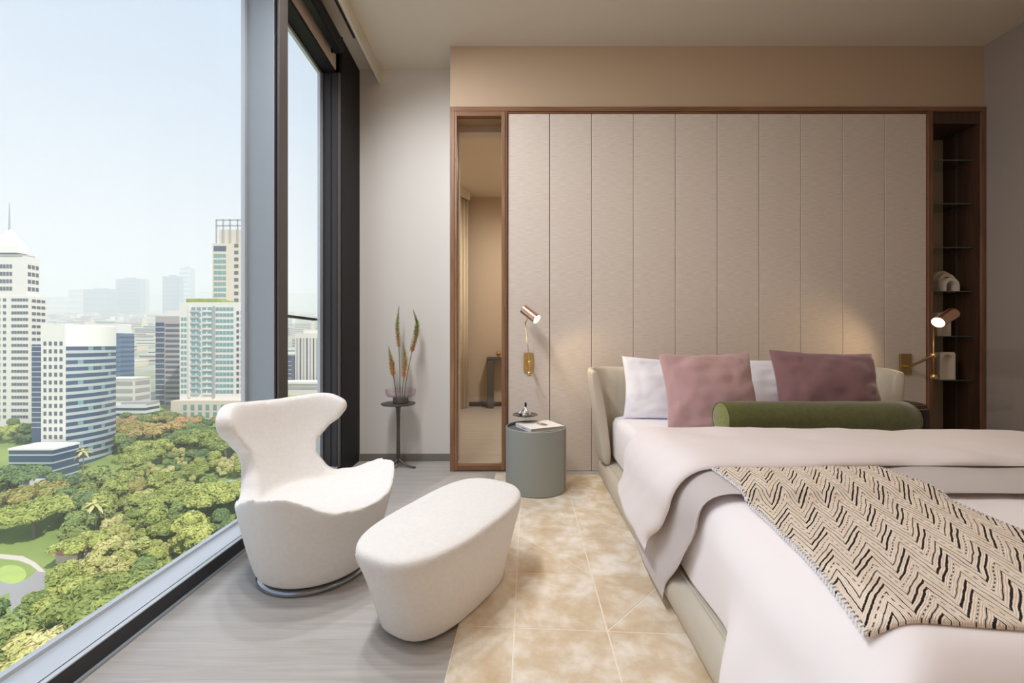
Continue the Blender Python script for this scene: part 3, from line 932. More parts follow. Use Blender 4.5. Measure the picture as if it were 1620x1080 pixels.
# headboard: back with wings, lofted along a plan path; the top flares outwards
def head_path(n):
    """plan path of the headboard: left wing tip -> back -> right wing tip; returns (u, v, outward normal)"""
    P = []
    uL, uR = 0.50, 2.47
    ctrl = [(uL + 0.052, 2.815), (uL + 0.034, 2.89), (uL + 0.036, 2.965), (uL + 0.085, 3.03), (uL + 0.19, 3.048)]
    left = []
    for i in range(len(ctrl) - 1):
        for k in range(6):
            t = k / 6
            p0 = Vector(ctrl[max(i - 1, 0)]); p1 = Vector(ctrl[i]); p2 = Vector(ctrl[i + 1]); p3 = Vector(ctrl[min(i + 2, len(ctrl) - 1)])
            left.append(0.5 * ((2 * p1) + (p2 - p0) * t + (2 * p0 - 5 * p1 + 4 * p2 - p3) * t * t + (3 * p1 - p0 - 3 * p2 + p3) * t ** 3))
    left.append(Vector(ctrl[-1]))
    mid = [Vector((uL + 0.19 + (uR - uL - 0.38) * k / 6, 3.048)) for k in range(1, 6)]
    right = [Vector((uL + uR - p.x, p.y)) for p in reversed(left)]
    return left + mid + right, len(left)
path, nl = head_path(0)
V = []
SEC = 18
for i, p in enumerate(path):
    t = (path[min(i + 1, len(path) - 1)] - path[max(i - 1, 0)]).normalized()
    out = Vector((-t.y, t.x))       # outward (towards the wall / the sides)
    k = min(i, len(path) - 1 - i) / (nl - 1)
    k = min(1, k)
    flare = 0.075 * (1 - sm(0.2, 1.0, k)) + 0.01
    top = 0.83 - 0.02 * (1 - sm(0, 0.5, k))
    th = 0.074
    fwd = Vector((0, 0.06)) * (1 - sm(0.0, 0.9, k))     # top of the wing leans back to the wall
    for j in range(SEC):
        # rounded-rectangle section: j around, (a across, h up)
        a = 2 * math.pi * j / SEC
        ca, sa = math.cos(a), math.sin(a)
        ex = abs(ca) ** 0.55 * (1 if ca > 0 else -1)
        ey = abs(sa) ** 0.35 * (1 if sa > 0 else -1)
        h = 0.5 + 0.5 * ey
        z = RUG + 0.152 + (top - RUG - 0.152) * h
        if i in (0, len(path) - 1):
            ex *= 0.35
        q = p + out * (ex * th / 2) + out * (flare * h ** 1.3) * (1 if k < 1 else 0.0) + fwd * h
        q.y = min(q.y, 3.075)
        V.append(B(q.x, q.y, z))
Fc = grid_faces(SEC, len(path), closed_u=True)
Fc += [list(range(SEC))[::-1], [(len(path) - 1) * SEC + j for j in range(SEC)]]
hb = mesh_obj('headboard', *recalc(V, Fc), M['leather'], bed, smooth=True, sharp=1.2)
md = hb.modifiers.new('soft', 'SUBSURF'); md.levels = 1; md.render_levels = 1

# mattress with fitted sheet
def soft_box(name, u0, u1, v0, v1, z0, z1, r, m, parent=None):
    P = [(r, 0.0), (r * 0.3, r * 0.3), (0, r)] + [(0, z1 - z0 - r), (r * 0.3, z1 - z0 - r * 0.3), (r, z1 - z0)]
    V = []
    for ins, z in P:
        V += [B(u, v, z0 + z) for u, v in rounded_rect(u0 + ins, u1 - ins, v0 + ins, v1 - ins, 0.08)]
    n = len(rounded_rect(0, 1, 0, 1, 0.08))
    Fc = grid_faces(n, len(P), closed_u=True) + [list(range(n))[::-1], [(len(P) - 1) * n + i for i in range(n)]]
    return mesh_obj(name, *recalc(V, Fc), m, parent, smooth=True, sharp=1.0)
Z_M = 0.485
o = soft_box('mattress', UL, UR_, VF, VH, RUG + 0.152, Z_M, 0.05, M['sheet'])
tag(o, 'thick mattress under a white fitted sheet on the leather bed', 'mattress')

# draped bedding -----------------------------------------------------------
def cross(uL, uR, zL, zR, zt, r, nside=14, narc=8, ntop=40, flare=0.03):
    """cross-section from left hem over the top to the right hem; gives (u, z, nu, nz)"""
    P = []
    for i in range(nside):
        t = i / nside
        P.append((uL - flare * (1 - t) ** 1.6, zL + (zt - r - zL) * t, -1, 0))
    for i in range(narc):
        a = math.pi / 2 * i / narc
        P.append((uL + r - r * math.cos(a), zt - r + r * math.sin(a), -math.cos(a), math.sin(a)))
    for i in range(ntop + 1):
        t = i / ntop
        P.append((uL + r + (uR - uL - 2 * r) * t, zt, 0, 1))
    for i in range(1, narc + 1):
        a = math.pi / 2 * i / narc
        P.append((uR - r + r * math.sin(a), zt - r + r * math.cos(a), math.sin(a), math.cos(a)))
    for i in range(1, nside + 1):
        t = i / nside
        P.append((uR + flare * t ** 1.6, zt - r + (zR - zt + r) * t, 1, 0))
    return P

def wr(u, v, s, seed=0.0):
    return noise.noise(Vector((u * s + seed, v * s - seed, seed * 1.7)))

def drape(name, label, cat, m, vfun, params, th, nv, wrinkle, seed, edge_pow=6):
    """closed puffy layer: vfun(tau, k) gives v for tau in [-1,1] and section fraction k; params(k, tau)->(uL,uR,zL,zR,zt,r,flare)"""
    top, bot = [], []
    nu = None
    for j in range(nv):
        tau = -1 + 2 * j / (nv - 1)
        # concentrate stations at the rolled edges
        tau = math.copysign(1 - (1 - abs(tau)) ** 1.6, tau)
        P = cross(*params(tau))
        nu = len(P)
        puff = th * max(0.0, 1 - abs(tau) ** edge_pow) ** 0.5
        for i, (u, z, nx, nz) in enumerate(P):
            k = i / (nu - 1)
            v = vfun(tau, k)
            endk = min(1.0, min(i, nu - 1 - i) / 3.0) ** 0.5
            w = wrinkle * (wr(u * 1.0, v, 4.5, seed) + 0.5 * wr(u, v + z, 11.0, seed + 3)) * endk
            h = puff * endk + w
            top.append(B(u + nx * h, v, z + nz * max(h, 0.0005)))
            bot.append(B(u, v, z))
    Fc = grid_faces(nu, nv) + grid_faces(nu, nv, nu * nv, True)
    N0 = nu * nv
    for i in range(nu - 1):
        Fc += [[i, N0 + i, N0 + i + 1, i + 1], [(nv - 1) * nu + i + 1, N0 + (nv - 1) * nu + i + 1, N0 + (nv - 1) * nu + i, (nv - 1) * nu + i]]
    for j in range(nv - 1):
        Fc += [[j * nu, (j + 1) * nu, N0 + (j + 1) * nu, N0 + j * nu],
               [j * nu + nu - 1, N0 + j * nu + nu - 1, N0 + (j + 1) * nu + nu - 1, (j + 1) * nu + nu - 1]]
    o = mesh_obj(name, *recalc(top + bot, Fc), m, smooth=True)
    return tag(o, label, cat)

# white duvet: covers the lower half of the bed and hangs over its sides and foot
D_UL, D_UR, D_ZT, D_R = 0.572, 2.43, 0.515, 0.13
D_VF, D_RF = 0.625, 0.11
def duvet():
    nt_top, na, nd = 34, 8, 10
    st = []                                           # (v, drop, nv, nz)
    for i in range(nt_top + 1):
        t = i / nt_top
        st.append((1.70 + (D_VF + D_RF - 1.70) * t, 0.0, 0.0, 1.0))
    for i in range(1, na + 1):
        a = math.pi / 2 * i / na
        st.append((D_VF + D_RF - D_RF * math.sin(a), D_RF * (1 - math.cos(a)), -math.sin(a), math.cos(a)))
    for i in range(1, nd + 1):
        t = i / nd
        st.append((D_VF - 0.03 * t, D_RF + (D_ZT - D_RF - 0.185) * t, -1.0, 0.0))
    V = []
    nu = None
    for (v, drop, nv, nz2) in st:
        corner = sm(1.20, 0.98, v)                     # towards the foot the side hangs lower and further out
        zh = 0.166 - 0.10 * corner
        P = cross(D_UL - 0.02 * corner, D_UR, zh, 0.2, D_ZT, D_R, flare=0.0)
        nu = len(P)
        for i, (u, z, nx, nz) in enumerate(P):
            ds = D_ZT - z
            zz = D_ZT - max(ds, drop) - 0.12 * min(ds, drop) * 0
            w = 0.010 * wr(u, v, 3.2, 5.1) + 0.006 * wr(u, v + z, 9.0, 2.2)
            side = sm(0.05, 0.28, ds)
            bulge = 0.030 * math.sin(math.pi * min(1, ds / 0.36)) * (1 - sm(1.12, 1.32, v)) if nx < 0 else 0.0
            fold_c = 0.095 * corner * sm(0.14, 0.40, ds) if nx < 0 else 0.0
            cw = 0.016 * math.sin(v * 26) * corner * sm(0.18, 0.36, ds) if nx < 0 else 0.0
            q_u = u + nx * (w + bulge + fold_c + cw)
            q_v = v + nv * w * 2 - 0.02 * abs(nv) * math.sin(u * 9) * sm(0.05, 0.3, drop)
            if drop > D_RF:
                q_v -= 0.02
            V.append(B(q_u, q_v, max(zz + (nz * w if nv == 0 else 0) + 0.012 * (1 if ds < 0.01 and drop < 0.01 else 0) * wr(u, v, 2.0, 8), 0.163 - 0.10 * corner)))
    Fc = grid_faces(nu, len(st))
    o = mesh_obj('duvet', *recalc(V, Fc), M['duvet'], smooth=True)
    md = o.modifiers.new('smooth', 'SMOOTH'); md.factor = 0.5; md.iterations = 3
    md = o.modifiers.new('thick', 'SOLIDIFY'); md.thickness = 0.014; md.offset = -1
    md = o.modifiers.new('sub', 'SUBSURF'); md.levels = 1; md.render_levels = 1
    return tag(o, 'puffy white duvet hanging over the side and foot of the bed', 'duvet')
duvet()

# stone grey blanket under the fold, hanging to the floor at the window side
def bl_v(tau, k):
    vb, vf = 2.06, 1.345
    hang = sm(0.20, 0.0, k)
    vb2 = vb + 0.05 * hang
    vf2 = vf + 0.18 * hang - 0.06 * sm(0.2, 0.3, k) * sm(0.5, 0.3, k)
    m = (vb2 + vf2) / 2
    return m - tau * (vb2 - vf2) / 2 + 0.012 * math.sin(k * 60) * hang
def bl_p(tau):
    hem = 0.05 + 0.10 * sm(0.3, -1.0, tau)
    return (0.547, 2.445, hem, 0.06, 0.532, 0.12, 16, 9, 40, 0.05)
drape('blanket', 'stone grey blanket hanging to the floor beside the bed', 'blanket', M['blanket'], bl_v, bl_p, 0.012, 40, 0.007, 4.0)

# blush-white fold of the top sheet
def fo_v(tau, k):
    vb, vf = 2.14, 1.475
    hang = sm(0.22, 0.0, k)
    vb2 = vb + 0.0 * hang - 0.06 * hang
    vf2 = vf + 0.14 * hang + 0.09 * sm(0.22, 0.5, k) + 0.09 * sm(0.4, 1.0, k)
    m = (vb2 + vf2) / 2
    return m - tau * (vb2 - vf2) / 2 + 0.02 * math.sin(k * 45) * hang
def fo_p(tau):
    hem = 0.205 + 0.05 * sm(0.2, -1.0, tau) - 0.02 * sm(0.5, 1.0, tau)
    return (0.512, 2.47, hem, 0.25, 0.550, 0.14, 16, 9, 40, 0.055)
drape('top_sheet', 'blush white top sheet folded back across the bed', 'sheet', M['fold'], fo_v, fo_p, 0.034, 44, 0.010, 9.0, 5)

# woven throw -------------------------------------------------------------
from mathutils.bvhtree import BVHTree
bpy.context.view_layer.update()
dg = bpy.context.evaluated_depsgraph_get()
def bvh_of(o):
    ev = o.evaluated_get(dg)
    me = ev.to_mesh()
    t = BVHTree.FromPolygons([o.matrix_world @ v.co for v in me.vertices], [list(p.vertices) for p in me.polygons])
    ev.to_mesh_clear()
    return t
TREES = [bvh_of(bpy.data.objects[n_]) for n_ in ('duvet', 'blanket')]
def bed_z(x, y):
    best = 0.0
    for t_ in TREES:
        h_ = t_.ray_cast(Vector((x, y, 2.0)), Vector((0, 0, -1)))
        if h_[0] is not None:
            best = max(best, h_[0].z)
    return best
def hit_px(x, y):
    """where a pixel's ray meets the bedding"""
    o_ = Vector((0, 0, 1.0)); d_ = (px(x, y, 1.0) - o_).normalized()
    best = None
    for t_ in TREES:
        h_ = t_.ray_cast(o_, d_)
        if h_[0] is not None and (best is None or h_[3] < best[1]):
            best = (h_[0], h_[3])
    return best[0] if best else None
T00 = Vector(hit_px(1118, 744)[:2]) + Vector((0.012, 0.10))
T10 = Vector(hit_px(1372, 738)[:2]) + Vector((0.01, 0.12))
T01 = Vector(hit_px(1368, 1024)[:2])
T11 = T01 + Vector((0.63, -0.045))
def throw_pt(a, b_):
    p = T00 * (1 - a) * (1 - b_) + T10 * a * (1 - b_) + T01 * (1 - a) * b_ + T11 * a * b_
    p.x += 0.045 * math.sin(math.pi * b_) * (1 - 0.2 * a)
    return p
TL, TW = ((T00 - T01).length + (T10 - T11).length) / 2, (T10 - T00).length
nu, nv = 44, 60
Z = [[bed_z(*throw_pt(i / (nu - 1), j / (nv - 1))) for i in range(nu)] for j in range(nv)]
for _ in range(3):
    Z2 = [r[:] for r in Z]
    for j in range(nv):
        for i in range(nu):
            nb = [Z[jj][ii] for jj in (j - 1, j, j + 1) for ii in (i - 1, i, i + 1) if 0 <= jj < nv and 0 <= ii < nu]
            Z2[j][i] = max(Z[j][i], sum(nb) / len(nb))
    Z = Z2
def throw_z(a, b_):
    return Z[min(nv - 1, int(b_ * (nv - 1) + 0.5))][min(nu - 1, int(a * (nu - 1) + 0.5))]
V, UV = [], []
for lay in (0.010, 0.003):
    for j in range(nv):
        for i in range(nu):
            a, b_ = i / (nu - 1), j / (nv - 1)
            p = throw_pt(a, b_)
            V.append((p.x, p.y, Z[j][i] + lay))
            UV.append((a * TW, (1 - b_) * TL))
Fc = grid_faces(nu, nv, 0, True) + grid_faces(nu, nv, nu * nv)
N0 = nu * nv
for i in range(nu - 1):
    Fc += [[i, i + 1, N0 + i + 1, N0 + i], [(nv - 1) * nu + i, N0 + (nv - 1) * nu + i, N0 + (nv - 1) * nu + i + 1, (nv - 1) * nu + i + 1]]
for j in range(nv - 1):
    Fc += [[j * nu, N0 + j * nu, N0 + (j + 1) * nu, (j + 1) * nu], [j * nu + nu - 1, (j + 1) * nu + nu - 1, N0 + (j + 1) * nu + nu - 1, N0 + j * nu + nu - 1]]
throw = tag(mesh_obj('throw_blanket', V, Fc, M['throw'], smooth=True, uvs=UV), 'oatmeal throw with black zigzag weave lying across the bed', 'throw')
# overcast stitching along both long edges
for a in (0.0, 1.0):
    dat = []
    for j in range(80):
        b0 = (j + 0.5) / 80
        p = throw_pt(a, b0); q = throw_pt(a, min(1, b0 + 0.007)); r_ = throw_pt(0.012 if a == 0 else 0.988, b0)
        zz = throw_z(a, b0)
        pts = [(r_.x, r_.y, throw_z(0.012 if a == 0 else 0.988, b0) + 0.0108), (p.x, p.y, zz + 0.0108), (q.x + (-0.003 if a == 0 else 0.003), q.y, zz + 0.004)]
        dat.append(tube_data(pts, 0.0022, 5))
    s_ = mesh_obj('edge_stitching', *join(*dat), M['stitch'], throw)
    s_['kind'] = 'stuff'

# pillows ------------------------------------------------------------------
def pillow(name, label, w, h, t, c, rz, lean, roll, m, seed, pinch=0.07):
    """c: world point of the bottom-edge centre; lean: backwards tilt from vertical"""
    n = 33
    V = []
    R = Matrix.Translation(c) @ Matrix.Rotation(rz, 4, 'Z') @ Matrix.Rotation(-lean, 4, 'X') @ Matrix.Rotation(roll, 4, 'Y')
    for side in (1, -1):
        for j in range(n):
            for i in range(n):
                a, b_ = -1 + 2 * i / (n - 1), -1 + 2 * j / (n - 1)
                a_, bb = math.sin(a * math.pi / 2), math.sin(b_ * math.pi / 2)
                x = w / 2 * a_ * (1 - pinch * math.cos(bb * math.pi / 2) * abs(a_) ** 3)
                z = h / 2 * bb * (1 - pinch * math.cos(a_ * math.pi / 2) * abs(bb) ** 3)
                f = ((1 - a_ ** 2) * (1 - bb ** 2)) ** 0.42
                ed = min(1, f * 2.0)
                y = -side * (t / 2 * f + 0.014 * ed * wr(a_ * 1.3, bb * 1.3, 2.0, seed) + 0.011 * ed * wr(a_ * 2.0 + bb, bb * 2 - a_, 3.2, seed + 5) + 0.004 * ed * wr(a_ * 4.0 + bb * 2, bb * 4, 3.0, seed + 9))
                V.append(R @ Vector((x, y, z + h / 2)))
    Fc = grid_faces(n, n) + grid_faces(n, n, n * n, True)
    bm = bmesh.new()
    bv = [bm.verts.new(v) for v in V]
    for f in Fc:
        bm.faces.new([bv[i] for i in f])
    bmesh.ops.remove_doubles(bm, verts=bm.verts, dist=0.0006)
    bmesh.ops.recalc_face_normals(bm, faces=bm.faces)
    bm.verts.index_update()
    VV = [v.co.copy() for v in bm.verts]
    FF = [[v.index for v in f.verts] for f in bm.faces]
    bm.free()
    return tag(mesh_obj(name, VV, FF, m, smooth=True), label, 'pillow')
pillow('bed_pillow', 'white cotton pillow propped behind the dusty pink cushion', 0.66, 0.44, 0.17, B(0.98, 2.80, Z_M - 0.012), ANG, 0.30, 0.05, M['pillow_w'], 1.0)
pillow('bed_pillow', 'white cotton pillow propped behind the mauve cushion', 0.74, 0.44, 0.17, B(1.78, 2.80, Z_M - 0.012), ANG, 0.30, -0.03, M['pillow_w'], 7.0)
pillow('cushion', 'dusty pink velvet cushion leaning on the white pillow', 0.545, 0.50, 0.17, B(1.105, 2.445, Z_M - 0.016), ANG - 0.06, 0.36, -0.02, M['pink'], 3.0)
pillow('cushion', 'mauve velvet cushion leaning behind the green bolster', 0.63, 0.485, 0.18, B(1.835, 2.53, Z_M + 0.0), ANG + 0.02, 0.30, 0.04, M['mauve'], 13.0)

# bolster
bl, br, bc = B(1.075, 2.325, Z_M + 0.094), B(2.115, 2.385, Z_M + 0.094), None
ax = (br - bl).normalized()
L_ = (br - bl).length
root = tag(empty('bolster', (bl + br) / 2 - Vector((0, 0, 0.096)), 0), 'olive green velvet bolster lying in front of the cushions', 'bolster')
Mx = axis_matrix(ax)
prof = [(0.088, 0.004), (0.094, 0.012)] + [(0.0965 + 0.001 * math.sin(i * 1.7), 0.012 + (L_ - 0.024) * (i + 1) / 14) for i in range(13)] + [(0.094, L_ - 0.012), (0.088, L_ - 0.004)]
V, Fc = lathe_data(prof, 48, cap0=False, cap1=False, center=bl, M=Mx)
mesh_obj('body', V, Fc, M['olive'], root, smooth=True)
for zz, sgn in ((0.004, -1), (L_ - 0.004, 1)):
    V, Fc = lathe_data([(0.088, zz), (0.07, zz + sgn * 0.010), (0.04, zz + sgn * 0.014), (0.005, zz + sgn * 0.015)], 48, cap0=False, cap1=True, center=bl, M=Mx)
    mesh_obj('end_cap', *recalc(V, Fc), M['olive_l'], root, smooth=True)
    ring = [bl + Mx.to_3x3() @ Vector((0.090 * math.cos(a * math.pi / 24), 0.090 * math.sin(a * math.pi / 24), zz)) for a in range(49)]
    mesh_obj('piping', *tube_data(ring, 0.0045, 6, caps=False), M['olive'], root, smooth=True)

# ------------------------------------------------------------------ armchair
def remeshed(name, datas, m, parent, voxel, iters, local=True):
    V, Fc = join(*datas)
    o = mesh_obj(name, V, Fc, m, parent, smooth=True, local=local)
    r = o.modifiers.new('remesh', 'REMESH'); r.mode = 'VOXEL'; r.voxel_size = voxel; r.use_smooth_shade = True
    s = o.modifiers.new('smooth', 'SMOOTH'); s.factor = 0.5; s.iterations = iters
    return o

FACE = math.atan2(-0.498, 0.867)
chair = tag(empty('armchair', (-0.85, 1.82, 0), FACE), 'ivory wool swivel armchair with a butterfly-shaped back by the window', 'armchair')
def rim(th):
    a = abs((th + math.pi) % (2 * math.pi) - math.pi) * 180 / math.pi
    return interp(a, [(0, 0.345), (20, 0.355), (56, 0.44), (72, 0.43), (118, 0.355), (150, 0.34), (180, 0.34)])
def rtop(th):
    a = abs((th + math.pi) % (2 * math.pi) - math.pi) * 180 / math.pi
    return interp(a, [(0, 0.345), (55, 0.345), (100, 0.315), (180, 0.29)])
SEG = 96
V, Fc = [], []
rows = 14
for j in range(rows + 1):
    t = j / rows
    for i in range(SEG):
        th = 2 * math.pi * i / SEG
        r = 0.232 + (rtop(th) - 0.232) * (t ** 0.8)
        V.append((r * math.cos(th), r * math.sin(th), 0.026 + (rim(th) - 0.026) * t))
inner = [0.96, 0.88, 0.76, 0.6, 0.42, 0.22, 0.05]
for ro in inner:
    for i in range(SEG):
        th = 2 * math.pi * i / SEG
        r = rtop(th) * ro
        z = 0.315 + (rim(th) - 0.315) * max(0, (ro - 0.25) / 0.75) ** 1.7
        V.append((r * math.cos(th), r * math.sin(th), z))
Fc = grid_faces(SEG, rows + 1 + len(inner), closed_u=True)
Fc += [list(range(SEG))[::-1], [(rows + len(inner)) * SEG + i for i in range(SEG)]]
body_d = recalc(V, Fc)
# back: curved slab whose half-angle narrows at the waist and flares into wings
half = [(0.24, 62), (0.33, 56), (0.38, 43), (0.44, 35), (0.50, 35.5), (0.56, 44), (0.61, 55), (0.655, 60), (0.695, 58.5), (0.725, 51), (0.742, 40)]
V = []
NR, NA = 44, 49
for side in (0, 1):
    for j in range(NR):
        z = 0.24 + (0.742 - 0.24) * j / (NR - 1)
        ph = math.radians(interp(z, half))
        tz = (z - 0.28) / 0.46
        Rr = 0.285 + 0.085 * tz + 0.015 * math.sin(tz * math.pi)
        thick = 0.085 - 0.025 * tz
        for i in range(NA):
            s = -1 + 2 * i / (NA - 1)
            an = math.pi + s * ph
            rr = Rr - (thick if side else 0.0)
            # wings come forward a little
            rr2 = rr + 0.015 * abs(s) ** 3 * sm(0.5, 0.65, z)
            dip = -0.016 * (1 - abs(s) ** 1.5) * sm(0.66, 0.742, z)
            V.append((rr2 * math.cos(an), rr2 * math.sin(an), z + dip))
Fc = grid_faces(NA, NR) + grid_faces(NA, NR, NA * NR, True)
N0 = NA * NR
for i in range(NA - 1):
    Fc += [[i, N0 + i, N0 + i + 1, i + 1], [(NR - 1) * NA + i, (NR - 1) * NA + i + 1, N0 + (NR - 1) * NA + i + 1, N0 + (NR - 1) * NA + i]]
for j in range(NR - 1):
    Fc += [[j * NA, (j + 1) * NA, N0 + (j + 1) * NA, N0 + j * NA], [j * NA + NA - 1, N0 + j * NA + NA - 1, N0 + (j + 1) * NA + NA - 1, (j + 1) * NA + NA - 1]]
back_d = recalc(V, Fc)
remeshed('upholstered_shell', [body_d, back_d], M['boucle'], chair, 0.008, 45)
V, Fc = lathe_data([(0.205, 0.0), (0.232, 0.003), (0.235, 0.012), (0.232, 0.018), (0.20, 0.03)], 64)
mesh_obj('swivel_base', V, Fc, M['chrome'], chair, smooth=True, local=True, sharp=0.8)

# ------------------------------------------------------------------ ottoman
AX = math.atan2(0.60, 0.35)
ott = tag(empty('ottoman', (-0.232, 1.607, 0), AX), 'ivory wool oblong ottoman tapering to the floor in front of the armchair', 'ottoman')
def se(a, n):
    c, s = math.cos(a), math.sin(a)
    return math.copysign(abs(c) ** (2 / n), c), math.copysign(abs(s) ** (2 / n), s)
prof = [(0.0, 0.016), (0.03, 0.010)]
stations = [(0.72, 0.016), (0.745, 0.014), (0.76, 0.03), (0.80, 0.085), (0.86, 0.16), (0.92, 0.225), (0.965, 0.265), (0.99, 0.292), (0.997, 0.311),
            (0.992, 0.326), (0.965, 0.338), (0.90, 0.343), (0.7, 0.346), (0.5, 0.348), (0.25, 0.350), (0.04, 0.350)]
V = []
SEG = 80
for k, (s_, z) in enumerate(stations):
    for i in range(SEG):
        a = 2 * math.pi * i / SEG
        c_, d_ = se(a, 2.9)
        lx = 0.384 * c_ * s_
        ly = 0.205 * d_ * (s_ if s_ > 0.72 or k > 6 else s_)
        # one long side is a little flatter than the other
        ly *= (0.96 if ly > 0 else 1.03) * (1 + 0.05 * lx / 0.4)
        zt = z + (0.012 * (lx / 0.4) + 0.010 * (lx / 0.4) ** 2 - 0.006) * sm(0.2, 0.33, z)
        V.append((lx, ly, zt))
Fc = grid_faces(SEG, len(stations), closed_u=True) + [list(range(SEG))[::-1], [(len(stations) - 1) * SEG + i for i in range(SEG)]]
o = mesh_obj('upholstery', *recalc(V, Fc), M['boucle'], ott, smooth=True, local=True)
md = o.modifiers.new('sub', 'SUBSURF'); md.levels = 1; md.render_levels = 2
def ott_pt(a, k):
    s_, z = stations[k]
    c_, d_ = se(a, 2.9)
    ly = 0.205 * d_ * s_
    lx = 0.384 * c_ * s_
    ly *= (0.96 if ly > 0 else 1.03) * (1 + 0.05 * lx / 0.4)
    return Vector((lx, ly, z + (0.012 * (lx / 0.4) + 0.010 * (lx / 0.4) ** 2 - 0.006) * sm(0.2, 0.33, z)))
for a in (math.radians(158), math.radians(-30)):
    mesh_obj('seam', *tube_data([ott_pt(a, k) * 0.999 for k in range(2, 9)], 0.0024, 6), M['boucle'], ott, smooth=True, local=True)
V = []
for z, s_ in ((0.0, 0.68), (0.016, 0.70)):
    for i in range(SEG):
        c_, d_ = se(2 * math.pi * i / SEG, 2.9)
        V.append((0.384 * c_ * s_, 0.20 * d_ * s_, z))
mesh_obj('plinth', *recalc(V, grid_faces(SEG, 2, closed_u=True) + [list(range(SEG))[::-1], [SEG + i for i in range(SEG)]]), M['black'], ott, local=True)

# ------------------------------------------------------------------ bedside drum, tray, bell, book
NX, NY, NR_, NH = 0.208, 2.785, 0.207, 0.432
ns = tag(empty('nightstand', (NX, NY, RUG)), 'round grey-green drum bedside table with a dark recessed top', 'nightstand')
V, Fc = lathe_data([(NR_ - 0.008, 0.0), (NR_, 0.006), (NR_, NH - 0.004 - RUG), (NR_ - 0.003, NH - RUG), (NR_ - 0.008, NH - RUG), (NR_ - 0.008, NH - 0.016 - RUG)], 72, cap1=False)
mesh_obj('body', V, Fc, M['sage'], ns, smooth=True, local=True, sharp=0.5)
V, Fc = lathe_data([(NR_ - 0.008, NH - 0.024 - RUG), (NR_ - 0.008, NH - 0.012 - RUG)], 72)
mesh_obj('tray_top', V, Fc, M['smoke'], ns, smooth=True, local=True, sharp=0.5)
for an in (-28,):
    a = math.radians(an)
    box('door_joint', -0.0012, 0.0012, -0.0008, 0.0008, 0.004, NH - RUG - 0.006, M['gap'], ns, local=True, M=Matrix.Translation((NR_ * math.cos(a), NR_ * math.sin(a), 0)))
ZT = NH - 0.012
tx, ty = 0.138, 2.875
root = tag(empty('pedestal_tray', (tx, ty, ZT)), 'small dark oval tray on a clear glass foot on the drum bedside table', 'tray')
V, Fc = lathe_data([(0.034, 0.0), (0.034, 0.004), (0.012, 0.009), (0.010, 0.06), (0.022, 0.068)], 32, center=(tx, ty, ZT))
mesh_obj('glass_foot', V, Fc, M['clear'], root, smooth=True, sharp=0.7)
V, Fc = lathe_data([(0.075, 0.0), (0.090, 0.005), (0.090, 0.009), (0.086, 0.009), (0.080, 0.006)], 48, center=(tx, ty, ZT + 0.068))
mesh_obj('plate', V, Fc, M['smoke'], root, smooth=True, sharp=0.7)
zb = ZT + 0.068 + 0.006
root = tag(empty('table_bell', (tx + 0.004, ty, zb)), 'polished silver dome bell with a black knob on the small tray', 'bell')
V, Fc = lathe_data([(0.040, 0.0), (0.040, 0.004), (0.036, 0.016), (0.026, 0.032), (0.013, 0.044), (0.008, 0.052), (0.008, 0.056)], 40, center=(tx + 0.004, ty, zb))
mesh_obj('dome', V, Fc, M['silver'], root, smooth=True, sharp=0.7)
V, Fc = lathe_data([(0.006, 0.056), (0.008, 0.062), (0.0085, 0.078), (0.006, 0.086), (0.002, 0.088)], 20, center=(tx + 0.004, ty, zb))
mesh_obj('knob', V, Fc, M['black'], root, smooth=True)
mesh_obj('side_ball', *ball_data((tx - 0.036, ty - 0.022, zb + 0.016), 0.016), M['silver'], root, smooth=True)

# book: corners located on the tray top
def on_z(x, y, z):
    d = F * (1 - z) / (y - CY)
    return Vector(((x - CX) / F * d, d))
zt = ZT + 0.026
k0, k1, k2, k3 = on_z(816.5, 671.5, zt), on_z(865, 661.5, zt), on_z(892, 671, zt), on_z(841, 681, zt)
bcen = (k0 + k1 + k2 + k3) / 4
ux = ((k3 - k0) + (k2 - k1)); wlen = ux.length / 2; ux.normalize()
uy = Vector((-ux.y, ux.x)); hlen = abs(((k1 - k0) + (k2 - k3)).dot(uy)) / 2
ang = math.atan2(ux.y, ux.x)
wlen, hlen = min(wlen, 0.24), min(hlen, 0.26)
bk = tag(empty('book', (bcen.x, bcen.y, ZT), ang), 'thick white hardcover book lying on the drum bedside table', 'book')
box('front_cover', -wlen / 2, wlen / 2, -hlen / 2, hlen / 2, 0.023, 0.026, M['paper'], bk, local=True, bev=0.0006)
box('back_cover', -wlen / 2, wlen / 2, -hlen / 2, hlen / 2, 0.0, 0.003, M['paper'], bk, local=True, bev=0.0006)
box('spine', -wlen / 2, wlen / 2, -hlen / 2, -hlen / 2 + 0.003, 0.003, 0.023, M['paper'], bk, local=True)
box('page_block', -wlen / 2 + 0.004, wlen / 2 - 0.004, -hlen / 2 + 0.003, hlen / 2 - 0.004, 0.003, 0.023, M['pages'], bk, local=True)
# printed motif: a pale figure with darker strokes
n = 18
V = [(0.005 + 0.055 * math.cos(2 * math.pi * i / n) * (1 + 0.25 * math.sin(3 * i)), 0.015 + 0.032 * math.sin(2 * math.pi * i / n) * (1 + 0.2 * math.cos(2 * i)), 0.0262) for i in range(n)]
mesh_obj('cover_print', V, [list(range(n))], M['print'], bk, local=True)
V = [(0.02 + 0.030 * math.cos(2 * math.pi * i / n), 0.02 + 0.012 * math.sin(2 * math.pi * i / n) * (1 + 0.4 * math.cos(3 * i)), 0.0264) for i in range(n)]
mesh_obj('cover_print', V, [list(range(n))], M['print_dk'], bk, local=True)
box('spine_print', -0.02, 0.05, -hlen / 2 - 0.0004, -hlen / 2, 0.009, 0.015, M['print'], bk, local=True)

